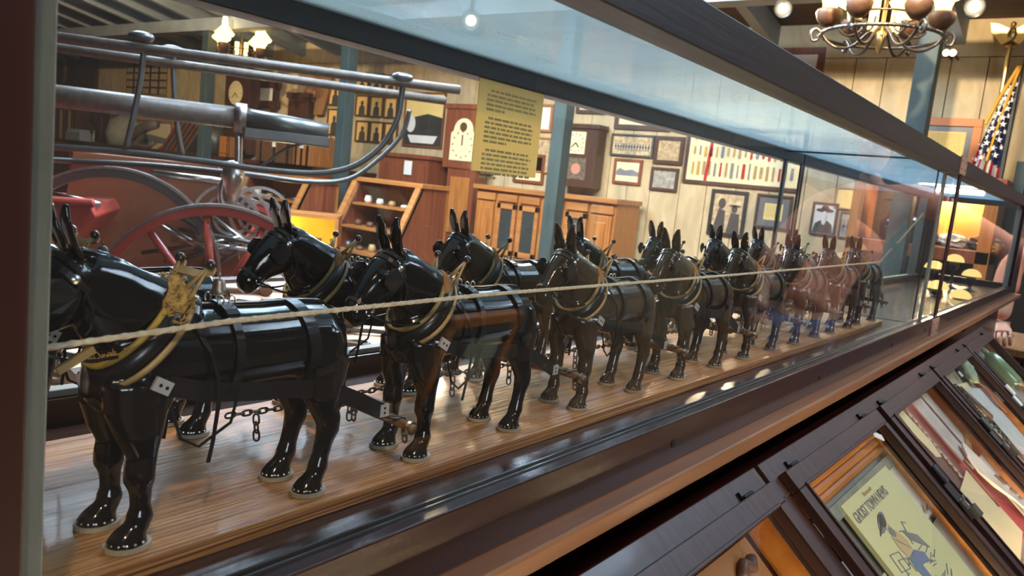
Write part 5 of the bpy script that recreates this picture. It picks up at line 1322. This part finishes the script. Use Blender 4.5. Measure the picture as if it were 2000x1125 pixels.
def spotlamp(px, py, Y, target, e, label, size=1.2, at=None):
    q = ray(px, py); q = q*(Y/q[1]); L_ = Vector((q.x, Y, H+q.z)) if at is None else Vector(at); Y = L_.y; o = empty('ceiling_spot', L_, label, 'spotlight', 'ceiling spotlights')
    d = (Vector(target)-L_).normalized()
    b = MB(); b.lathe([(.03,-.12),(.045,-.10),(.06,0),(.065,.03),(.058,.03),(.05,.0),(.001,-.01)], axis=d, n=20); b.build('spot_can', W['black'], o, smooth=True)
    b = MB(); b.lathe([(.001,.004),(.032,.004),(.032,.012),(.001,.014)], axis=d, n=20); b.build('bulb', W['bulb'], o)
    b = MB(); b.sweep([(0,0,.02),(0,0,ceil_z(Y)-L_.z)], .012, n=6); b.build('stem', W['black'], o)
    spot(L_ + d*.05, target, e, size=size)
spotlamp(1530, 16, 5.6, (-.35, 1.3, 1.25), 150, 'ceiling spotlight left of the nearer chandelier', 1.0)
spotlamp(1903, 12, 5.4, (.2, 1.6, 1.0), 110, 'ceiling spotlight right of the nearer chandelier', 1.0)
spotlamp(920, 40, 3.9, (-.5, .7, 1.3), 70, 'bright ceiling spotlight glowing through the dusty top glass', 1.0)
spotlamp(0, 0, 0, (-1.6, 7.4, 2.9), 620, 'added unseen spotlight washing the right half of the end wall', 1.6, (-1.0, 3.6, 3.7))  # unseen wash light added to brighten the end wall
spotlamp(0, 0, 0, (-4.2, 7.4, 1.7), 190, 'added unseen spotlight washing the middle of the end wall', 1.6, (-3.4, 3.2, 3.7))  # second wash light added for the wall's middle
spotlamp(0, 0, 0, (-6.0, 5.0, .9), 620, 'added fill spotlight over the fire engine', 1.7, (-4.2, 2.0, 3.7))  # extra lamp added to lift the dim left side
spotlamp(0, 0, 0, (-12.0, 7.4, 2.0), 500, 'added fill spotlight over the far left counter', 1.7, (-9.0, 3.0, 3.6))  # likewise added, fills the far left
spotlamp(0, 0, 0, (-.35, .35, 1.22), 115, 'added fill spotlight aimed at the near end of the glass case', .5, (1.5, -.9, 3.5))  # warm camera-side lamp added to brighten the case
spotlamp(0, 0, 0, (-.30, 1.9, 1.15), 90, 'added fill spotlight aimed at the middle of the glass case', 1.0, (1.7, 1.3, 3.5))  # another lamp added on the camera side to fill the case
spotlamp(0, 0, 0, (-.95, .85, 1.2), 230, 'added fill spotlight over the pink tool table', .75, (-2.0, .5, 3.7))  # lamp added to brighten the pink lining
# framed print on a stand beside the photographer; the case glass mirrors it
pm_ = Matrix(((0, .34, -.94, .40), (-1, 0, 0, 1.16), (0, .94, .34, 0), (0, 0, 0, 1)))
X_, Y_, Z_ = Vector((0, -1, 0)), Vector((-.342, 0, .940)), Vector((-.940, 0, -.342))
O_ = Vector((.53, 1.27, H - .66))
st = empty('print_stand', mat=Matrix(((X_.x, Y_.x, Z_.x, O_.x), (X_.y, Y_.y, Z_.y, O_.y), (X_.z, Y_.z, Z_.z, O_.z), (0,0,0,1))), label='orange framed pale green print on a wooden stand, mirrored in the case glass', cat='display stand')
of_ = mat('bright orange frame', (.80,.27,.03), .35, coat=.4)
b = MB()
for lo, hi in (((0,0,0),(.022,.44,.02)), ((.20,.14,0),(.222,.44,.02)), ((0,.42,0),(.222,.44,.02)), ((0,.14,0),(.222,.162,.02))): b.box(lo, hi)
b.build('frame', of_, st, bevel=.002)
b = MB(); b.box((.022,.162,.004),(.20,.42,.010)); b.build('dark_mount', W['black'], st)
b = MB(); b.box((.035,.165,.010),(.135,.385,.013)); b.build('green_print', mat('pale green print', (.62,.72,.52), .7, col2=(.42,.50,.36), vs=(30,30,30)), st)
b = MB(); inv_ = st.matrix_world.inverted()
b = MB(); P_ = [inv_ @ Vector((.56, 1.16, H-.60)), inv_ @ Vector((.60, 1.16, .03))]; b.sweep(P_, .018, n=8); b.lathe([(.14,0),(.14,.02),(.02,.04)], inv_ @ Vector((.60,1.16,.0)), inv_.to_3x3() @ Vector((0,0,1)), 20); b.build('stand_post', W['mahog'], st)
spotlamp(0, 0, 0, (.42, 1.15, 1.05), 420, 'added narrow spotlight brightening the framed print', .22, (-2.4, 1.3, 3.3))  # lamp added so the print shows brightly in the glass
# ------------------------------------------------------------------ horse drawn fire engine behind the case, left
q = ray(430, 590); q = q.normalized()*4.0
AX = Vector((.574, .819, 0)).normalized(); SD = Vector((-.819, .574, 0))     # along and across the engine
E0 = Vector((q.x, q.y, 0))
em = Matrix(((AX.x, SD.x, 0, E0.x), (AX.y, SD.y, 0, E0.y), (0, 0, 1, 0), (0, 0, 0, 1)))
eng = empty('fire_engine', mat=em, label='antique hand pumped fire engine with red spoked wheels and long pump rails', cat='fire engine')
inv = em.inverted()
def LP(px, py, yl):   # point on the lengthwise plane lying yl across from the near wheels
    r = ray(px, py); P0 = E0 + SD*yl; n_ = SD; t = (P0 - Vector((0,0,H))).dot(n_)/r.dot(n_); return inv @ (Vector((0,0,H)) + r*t)
def wheel(c, r_, m_, rim_m, nsp, name='wheel', yl=0.0, tw=.028):
    b = MB(); b.sweep([(c[0]+r_*math.cos(a), yl, c[1]+r_*math.sin(a)) for a in [2*PI*i/72 for i in range(72)]], tw, .022, up=lambda i, p: (p - Vector((c[0], yl, c[1]))).normalized(), closed=True, n=4)
    w_ = b.build(name, W[m_], eng, bevel=.003)
    b = MB(); b.sweep([(c[0]+(r_+.027)*math.cos(a), yl, c[1]+(r_+.027)*math.sin(a)) for a in [2*PI*i/72 for i in range(72)]], tw+.003, .006, up=lambda i, p: (p - Vector((c[0], yl, c[1]))).normalized(), closed=True, n=4); b.build('iron_tyre', W[rim_m], w_)
    if nsp:
        b = MB(); b.lathe([(.001,-.10),(.05,-.10),(.075,-.05),(.075,.05),(.05,.10),(.001,.10)], (c[0], yl, c[1]), (0,1,0), 20); b.build('hub', W[m_], w_, smooth=True)
        for k in range(nsp):
            a = 2*PI*k/nsp + .12; b = MB(); b.sweep([(c[0]+.06*math.cos(a), yl, c[1]+.06*math.sin(a)), (c[0]+(r_-.015)*math.cos(a), yl, c[1]+(r_-.015)*math.sin(a))], .019, n=8, taper=[1.1,.85]); b.build('spoke', W[m_], w_, smooth=True)
top = LP(430, 412, 0)
wheel((top.x, top.z-.52), .52, 'red', 'steel', 12)
wheel((top.x, top.z-.52), .52, 'red', 'steel', 12, yl=1.05)
t2 = LP(225, 338, .55); wheel((t2.x, t2.z-.50), .50, 'tin', 'steel', 0, yl=.55, name='hose_reel_hoop', tw=.04)
wheel((t2.x + .32, t2.z-.47), .46, 'tin', 'steel', 0, yl=.95, name='hose_reel_hoop', tw=.04)
def pole(px0, py0, px1, py1, yl, r_, m_, name, n=12, r2=None):
    a, c = LP(px0, py0, yl), LP(px1, py1, yl); b = MB(); b.sweep([a, c], r_, r2 or r_, n=n); return b.build(name, W[m_], eng, smooth=(n > 4))
pole(-120, 42, 898, 176, .35, .024, 'greywood', 'pump_rail')
pole(-120, 62, 870, 197, .75, .024, 'greywood', 'pump_rail')
pole(-120, 160, 480, 232, .5, .055, 'greywood', 'suction_hose', 16)
pole(465, 230, 640, 262, .5, .058, 'tin', 'metal_barrel', 16)
a = LP(470, 230, .5); b = MB(); b.sweep([a + Vector((-.03,0,0)), a + Vector((.03,0,0))], .075, n=16); b.build('brass_collar', W['pewter'], eng, smooth=True)
a = LP(600, 256, .5); b = MB(); b.box((a.x-.32,a.y-.06,a.z-.075),(a.x+.12,a.y+.06,a.z-.02)); b.build('nozzle_box', W['tin'], eng, bevel=.006)
# sleigh shaped side irons
def curve(pts, yl, r_, m_, name, r2=None, n=8):
    P = [LP(px, py, yl) for px, py in pts]; out = []
    for i in range(len(P)-1):
        p0, p1, p2, p3 = P[max(i-1,0)], P[i], P[i+1], P[min(i+2, len(P)-1)]
        for k in range(6):
            t = k/6; out.append(.5*((2*p1) + (p2-p0)*t + (2*p0-5*p1+4*p2-p3)*t*t + (-p0+3*p1-3*p2+p3)*t**3))
    out.append(P[-1]); b = MB(); b.sweep(out, r_, r2 or r_, up=(0,1,0), n=n); return b.build(name, W[m_], eng, smooth=True)
curve([(-60,278),(100,287),(250,298),(400,316),(520,332),(620,338),(690,325),(745,285),(775,235),(784,190),(788,152)], .35, .016, 'tin', 'side_iron', .010)
curve([(-60,300),(100,312),(300,322),(480,340),(600,355),(680,350),(740,310),(785,262),(800,215)], .75, .014, 'tin', 'side_iron', .024)
curve([(282,84),(275,150),(262,220),(246,288)], .35, .014, 'tin', 'rail_standard')
curve([(338,108),(340,170),(345,240),(356,302)], .75, .014, 'tin', 'rail_standard')
for px, py, yl in ((276, 72, .35), (336, 98, .75), (786, 152, .35)):
    p = LP(px, py, yl); b = MB(); b.ball((p.x, p.y, p.z), .055, 14, (1.1,.8,.5)); b.build('rail_boss', W['tin'], eng, smooth=True)
curve([(466,262),(466,300),(462,330),(440,350),(432,380),(436,400)], .5, .020, 'steel', 'delivery_pipe')
b = MB(); p = LP(455, 350, .5); b.lathe([(.001,.10),(.05,.09),(.06,.0),(.045,-.05),(.03,-.12),(.001,-.12)], p, n=20); b.build('air_vessel', W['steel'], eng, smooth=True)
curve([(620,275),(560,290),(510,325)], .5, .008, 'tin', 'link_rod')
# coil springs seen through the wheel
for px, py, rr_ in ((452, 428, .20), (508, 420, .16)):
    p = LP(px, py, .7)
    for k in range(3):
        b = MB(); q_ = rr_*(1-.27*k); b.sweep([(p.x+q_*math.cos(a), p.y+.02*k, p.z+q_*.95*math.sin(a)) for a in [2*PI*i/40 for i in range(40)]], .008, .016, up=(0,1,0), closed=True, n=4); b.build('coil_spring', W['steel'], eng)
pole(100, 380, 196, 400, .2, .016, 'steel', 'hand_bar'); pole(300, 338, 452, 356, .6, .018, 'steel', 'hand_bar')
p = LP(140, 455, .25); b = MB(); b.prism([(p.x-.75,p.z+.13),(p.x+.10,p.z+.15),(p.x+.13,p.z+.10),(p.x-.05,p.z-.16),(p.x-.75,p.z-.2)], .1, .95, lambda u, v, n: Vector((u, n, v))); b.sweep([(p.x-.75,.1,p.z+.14),(p.x+.12,.1,p.z+.16)], .022, n=8); b.build('red_body', W['red'], eng, bevel=.01)
p = LP(330, 470, .6); b = MB(); b.prism([(p.x-.5,p.z+.42),(p.x+.22,p.z+.42),(p.x+.36,p.z-.1),(p.x+.2,p.z-.5),(p.x-.6,p.z-.5)], .75, .80, lambda u, v, n: Vector((u, n, v))); b.build('brown_side_board', mat('orange brown board', (.36,.12,.05), .5, var=.15, vs=(3,3,3)), eng, bevel=.005)
b = MB(); b.sweep([(top.x,-.1,top.z-.52),(top.x,1.15,top.z-.52)], .03, n=10); b.build('axle', W['iron'], eng)
b = MB(); b.box((top.x-.9,.2,top.z-.62),(top.x+.5,.28,top.z-.55)); b.box((top.x-.9,.8,top.z-.62),(top.x+.5,.88,top.z-.55)); b.build('chassis', W['red'], eng, bevel=.005)
rr = random.Random(31)
for k in range(10):
    p = LP(350+14*k, 470+6*(k % 4), .6+.03*(k % 3)); b = MB(); L_ = rr.uniform(.15,.35); a = rr.uniform(-.8,.8)
    b.sweep([(p.x-L_*math.cos(a), p.y, p.z-L_*math.sin(a)), (p.x+L_*math.cos(a), p.y, p.z+L_*math.sin(a)*.5)], .012, n=6); b.build('pump_rod', W['iron'] if k % 2 else W['steel'], eng, smooth=True)
# front wheels support: the hoops rest on stands
# ------------------------------------------------------------------ crowded shelf along the wall at the left
x0, x1, z1, _ = ext(96, 300, 668, 302, 6.75)
o = empty('long_counter', ((x0+x1)/2, 6.75, 0), 'long brown counter crowded with old goods along the left wall', 'counter'); hw = (x1-x0)/2; CT = z1
b = MB(); b.box((-hw,0,0),(hw,.6,CT-.05)); b.build('counter_body', W['mahog'], o); b = MB(); b.box((-hw-.03,-.03,CT-.05),(hw+.03,.6,CT)); b.build('counter_top', W['walnut'], o, bevel=.004)
for k in range(9):
    b = MB(); xa = -hw + 2*hw*k/9 + .05; xb = xa + 2*hw/9 - .1; b.box((xa,-.02,.15),(xb,.0,CT-.15)); b.build('front_panel', W['oak'] if k % 3 else W['brownlea'], o, bevel=.004)
def on_counter(px): return onwall(px, 290, 6.9).x
def item(b, name, px, m_, label, cat, y=6.9, z=None, **kw):
    return tag(b.build(name, m_, loc=(on_counter(px), y, CT if z is None else z), **kw), label, cat)
def trunk(px, w_, h_, m_, label):
    o = empty('travel_chest', (on_counter(px), 6.85, CT), label, 'trunk')
    b = MB(); pr = [(-.22,0),(.22,0),(.22,h_*.65)] + [(.22*math.cos(a), h_*.65+h_*.35*math.sin(a)) for a in [PI*i/8 for i in range(1,8)]] + [(-.22,h_*.65)]
    b.prism(pr, -w_/2, w_/2, lambda u, v, n: Vector((n, u, v))); b.build('trunk_body', m_, o, bevel=.01)
    b = MB()
    for s_ in (-.35, 0, .35): b.prism([(u*1.03, v*1.02) for u, v in pr], s_*w_-.02, s_*w_+.02, lambda u, v, n: Vector((n, u, v)))
    b.build('trunk_strap', W['leather'], o); b = MB(); b.box((-.03,-.235,h_*.5),(.03,-.22,h_*.65)); b.build('trunk_label', W['white'], o)
trunk(568, .85, .42, W['brownlea'], 'brown leather trunk left of the teal post'); trunk(622, .34, .45, W['oak'], 'small upright golden brown trunk beside the teal post')
b = MB(); b.lathe([(.12,0),(.17,.03),(.19,.25),(.13,.40),(.06,.46),(.001,.47)], n=18); item(b, 'black_bust', 418, W['tin'], 'dark rounded bust on the left counter', 'bust', smooth=True)
b = MB(); b.box((-.14,-.1,0),(.14,.1,.30)); b.box((-.10,-.115,.05),(.10,-.10,.22)); item(b, 'orange_box', 456, W['oak'], 'orange brown box on the left counter', 'box', y=6.85, bevel=.005)
for i in range(6):
    b = MB(); b.prism([(-.45,0),(-.38,.0),(.28,.60),(.20,.60)], 0, .3, lambda u, v, n: Vector((u, n, v))); item(b, 'leaning_plank', 352 + 7*i, W['greywood'] if i % 2 else W['mahog'], 'board in a leaning stack on the left counter, %s from the left' % ORD[i], 'board', y=6.8 + .02*i)['group'] = 'leaning boards on the counter'
b = MB(); b.sweep([(-.40,0,.12),(-.30,0,.25),(.05,0,.36),(.35,0,.40)], .07, .09, n=10, taper=[.5,.9,1,.8]); b.sweep([(-.42,0,.10),(-.30,0,.03),(.1,0,.02),(.3,0,.10)], .035, n=8); item(b, 'leather_boot_jack', 300, W['greywood'], 'long grey curved implement lying on the left counter', 'tool', y=6.75, smooth=True)
for i in range(8):
    b = MB(); b.box((-.035,-.12,0),(.035,.12,rr.uniform(.5,.6))); item(b, 'tall_ledger', 118 + 5.5*i, [W['brownlea'], W['walnut'], W['tan']][i % 3], 'tall brown ledger standing on the left counter, %s from the left' % ORD[i], 'book', y=6.9)['group'] = 'ledgers on the counter'
b = MB(); b.box((-.28,-.1,0),(.28,.1,.14)); 
for s_ in (-.2, -.08, .05, .2): b.box((s_-.03,-.1,.14),(s_+.03,.1,.20))
item(b, 'blue_grey_tray', 172, mat('blue grey tin', (.22,.25,.28), .5), 'blue-grey tin tray with pegs on the left counter', 'tray', y=6.72)
b = MB(); b.box((-.3,-.1,0),(.3,.1,.55)); b.box((-.26,-.12,.05),(-.02,-.1,.5)); b.box((.02,-.12,.05),(.26,-.1,.5)); item(b, 'small_cupboard', 188, W['walnut'], 'dark two door cupboard on the left counter', 'cupboard', y=7.1, bevel=.006)
b = MB(); b.lathe([(.001,0),(.28,.0),(.31,.2),(.25,.42),(.1,.52),(.001,.54)], n=18); item(b, 'canvas_sack', 232, mat('grey canvas', (.24,.22,.17), .9, var=.2, vs=(9,9,9)), 'big grey canvas sack on the left counter', 'sack', y=7.0, smooth=True)
for i in range(5):
    b = MB(); b.lathe([(.03,0),(.034,.01),(.034,.12),(.012,.17),(.012,.22),(.001,.22)], n=14); p = on_counter(150+13*i); tag(b.build('glass_bottle', mat('clear bottle', (.35,.38,.36), .1, coat=1.0) if i == 0 else bpy.data.materials['clear bottle'], loc=(p, 7.2, CT), smooth=True), 'small glass bottle at the back of the left counter, %s from the left' % ORD[i], 'bottle', 'bottles on the counter')
# poster with curled lettering leaning at the wall
def scrolls(o, w_, h_, off, y):
    b = MB()
    for sx in (-.3, 0, .28):
        b.sweep([(sx*w_ + .06*math.sin(t*1.3), y-.004, off + h_*.25 + t*.07) for t in range(6)], .012, .003, up=(0,1,0), n=4)
    b.build('scroll_drawing', W['greyink'], o)
frame(470,255,560,335,'pale poster with dark scroll drawing behind the pump','tan', pic='white', fw=.02, draw=scrolls)
frame(205,232,335,300,'orange framed picture above the left counter','oakx', pic='paper', fw=.05, mw=.04, mt='white', draw=landscape)
frame(96,205,116,340,'narrow orange framed glass at the far left','oakx', pic='white', fw=.05)

# ------------------------------------------------------------------ small counter at the far right
q = ray(1985, 690); q = q*(3.55/q[1]); zc = H + q.z
o = empty('side_counter', (-.07, 3.84, 0), 'brown side counter with a boarded front at the right edge', 'counter')
b = MB(); b.box((-.24, -.18, zc-.03), (.14, .5, zc)); t_ = b.build('counter_top', W['ledge'], None, bevel=.003); t_.location = (0,0,0); t_.parent = o
b = MB(); b.box((-.22, -.13, 0), (.13, .48, zc-.03)); b.build('counter_body', W['walnut'], o)
for k in range(4): b = MB(); b.box((-.22 + .087*k + .004, -.14, .05), (-.22 + .087*k + .083, -.13, zc-.05)); b.build('front_board', W['walnut'], o, bevel=.003)

# ------------------------------------------------------------------ person at the right edge, hand resting on the counter
person = None
def skin_tree(name, nodes, edges, m_, par=None, sub=2, root=0):
    me = bpy.data.meshes.new(name); me.from_pydata([n_[0] for n_ in nodes], edges, []); o = bpy.data.objects.new(name, me); COL.objects.link(o)
    sk = o.modifiers.new('skin', 'SKIN'); sk.use_smooth_shade = True
    for i, n_ in enumerate(nodes):
        r_ = n_[1]; me.skin_vertices[0].data[i].radius = (r_, r_) if not isinstance(r_, tuple) else r_
    me.skin_vertices[0].data[root].use_root = True
    o.modifiers.new('sub', 'SUBSURF').levels = sub; o.modifiers['sub'].render_levels = sub
    me.materials.append(m_)
    if par: o.parent = par
    return o
def PX(px, py, y): 
    r = ray(px, py); r = r*(y/r[1]); return Vector((r.x, y, H + r.z))
wr = PX(1956, 626, 3.74); el = PX(1960, 575, 3.80); sh = Vector((.10, 4.02, H + .13))
hn = PX(1958, 655, 3.70); 
pl = Vector((.52, 3.86, .93)); dx = .02
nodes = [(tuple(pl), .135), ((.48,4.02,1.10), .125), ((.42,4.04,1.28), .145), ((.36,4.05,1.48), .130), ((.35,4.03,1.60), .060), ((.34,4.01,1.66), .055),
         (tuple(sh), .062), (tuple(PX(1977, 510, 3.88)), .040), (tuple(el), .044), (tuple((el+wr)/2), .040), (tuple(wr), .029),
         ((.58,4.06,1.48), .060), ((.72,3.88,1.20), .048), ((.70,3.80,1.02), .038), ((.66,3.72,.95), .028),
         ((.44,3.86,.86), .088), ((.43,3.84,.50), .060), ((.43,3.88,.10), .040), ((.60,3.86,.86), .088), ((.61,3.84,.50), .060), ((.61,3.88,.10), .040)]
# the person stands in front of the side counter
off = Vector((.06, .0, 0))
def mv(p): return tuple(Vector(p) + off)
keep = {7, 8, 9, 10}
N2 = []
for i, (p, r_) in enumerate(nodes):
    N2.append((p if i in keep else mv(p), r_))
edges = [(0,1),(1,2),(2,3),(3,4),(4,5),(3,6),(6,7),(7,8),(8,9),(9,10),(3,11),(11,12),(12,13),(13,14),(0,15),(15,16),(16,17),(0,18),(18,19),(19,20)]
person = skin_tree('person', N2, edges, W['skin'])
tag(person, 'person in a salmon shirt with one hand resting on the side counter', 'person')
# head
hc = Vector(mv((.335, 3.98, 1.76)))
b = MB(); rs = []
for i in range(17):
    t = i/16; z = -.115 + .23*t; w_ = .075*math.sqrt(max(.003, 1-((t-.58)/.60)**2)); d_ = .095*math.sqrt(max(.003, 1-((t-.56)/.60)**2))
    rs.append([hc + Vector((w_*math.cos(a), d_*math.sin(a) + (-.012 if t < .4 else 0), z)) for a in [2*PI*j/24 for j in range(24)]])
b.rings(rs); b.ball(hc + Vector((0,-.098,-.01)), .016, 10, (.8,1,1.3))
for s_ in (-1,1): b.ball(hc + Vector((s_*.076,.005,0)), .02, 10, (.4,.8,1.3))
b.build('head', W['skin'], person, smooth=True)
b = MB()
for s_ in (-1,1): b.ball(hc + Vector((s_*.028,-.082,.022)), .011, 10)
b.build('eyes', W['white'], person); b = MB(); b.ball(hc + Vector((0,-.086,-.052)), .018, 10, (1.3,.4,.35)); b.build('mouth', mat('lips', (.45,.15,.12), .5), person)
b = MB(); b.ball(hc + Vector((0,.018,.035)), .098, 20, (.88,1.02,1.0)); b.ball(hc + Vector((0,.06,-.02)), .075, 14, (1,.6,1.2)); b.build('hair', W['hair'], person, smooth=True)
# shirt and trousers as close fitting skins over the body
def sub_skin(name, ids, gr, m_, ed):
    mp_ = {i: k for k, i in enumerate(ids)}; return skin_tree(name, [(N2[i][0], N2[i][1]+gr) for i in ids], [(mp_[a], mp_[c]) for a, c in ed], m_, person)
N2b = list(N2)
shirt_nodes = [N2[1], N2[2], N2[3], N2[6], N2[7], (tuple(Vector(N2[8][0])*.75 + Vector(N2[9][0])*.25), .042), N2[11], N2[12], (mv((.71,3.835,1.10)), .046), N2[0]]
skin_tree('shirt', [(p, (r_ if not isinstance(r_, tuple) else r_[0]) + .012) for p, r_ in shirt_nodes], [(9,0),(0,1),(1,2),(2,3),(3,4),(4,5),(2,6),(6,7),(7,8)], W['salmon'], person)
skin_tree('trousers', [(N2[0][0], .15), (N2[15][0], .10), (N2[16][0], .075), (N2[17][0], .06), (N2[18][0], .10), (N2[19][0], .075), (N2[20][0], .06)], [(0,1),(1,2),(2,3),(0,4),(4,5),(5,6)], W['denim'], person)
for s_, ix in ((-1,17),(1,20)):
    p = Vector(N2[ix][0]); b = MB(); b.ball((p.x, p.y-.06, .05), .05, 14, (.9,2.4,1.0)); b.build('shoe', W['black'], person, smooth=True)
# the hand: palm, four curled fingers and a thumb
def hand(wr, tgt, side, name):
    d = (tgt - wr).normalized(); across = Vector((1,0,0)); across = (across - d*across.dot(d)).normalized(); nrm = d.cross(across)
    if nrm.y > 0: nrm = -nrm      # back of the hand faces the viewer
    NN = [(tuple(wr), (.028,.022)), (tuple(wr + d*.045), (.036,.018)), (tuple(wr + d*.075 + nrm*.004), (.038,.016))]; EE = [(0,1),(1,2)]
    for k, (ln, ofs) in enumerate(((.034,-.030),(.040,-.010),(.037,.010),(.029,.029))):
        base = wr + d*.078 + across*ofs + nrm*.006; i0 = len(NN)
        pts = [base, base + d*ln*.8 + nrm*.002, base + d*ln*1.25 - nrm*.016, base + d*ln*1.15 - nrm*.034]
        for p in pts: NN.append((tuple(p), .0092 if k < 3 else .0080))
        EE += [(2,i0),(i0,i0+1),(i0+1,i0+2),(i0+2,i0+3)]
    i0 = len(NN); tb = wr + d*.022 - across*.030*side
    for p, r_ in ((tb, .014), (tb + d*.026 - across*.020*side - nrm*.006, .0115), (tb + d*.052 - across*.022*side - nrm*.014, .0095), (tb + d*.070 - across*.014*side - nrm*.020, .0085)): NN.append((tuple(p), r_))
    EE += [(0,i0),(i0,i0+1),(i0+1,i0+2),(i0+2,i0+3)]
    h = skin_tree(name, NN, EE, W['skin'], person); 
    c = wr + d*.100 - across*.010*-1
    b = MB(); q_ = wr + d*.092 + across*.029 + nrm*.004; b.sweep([q_ + across*.0105*math.cos(a) + nrm*.0105*math.sin(a) for a in [2*PI*i/16 for i in range(16)]], .002, closed=True, n=6); b.build('ring', W['brass'], h)
    return h
hand(wr, hn + Vector((.0,-.03,0)), 1, 'hand')
w2 = Vector(N2[14][0]); hand(w2, w2 + Vector((-.02,-.05,-.08)), -1, 'hand')
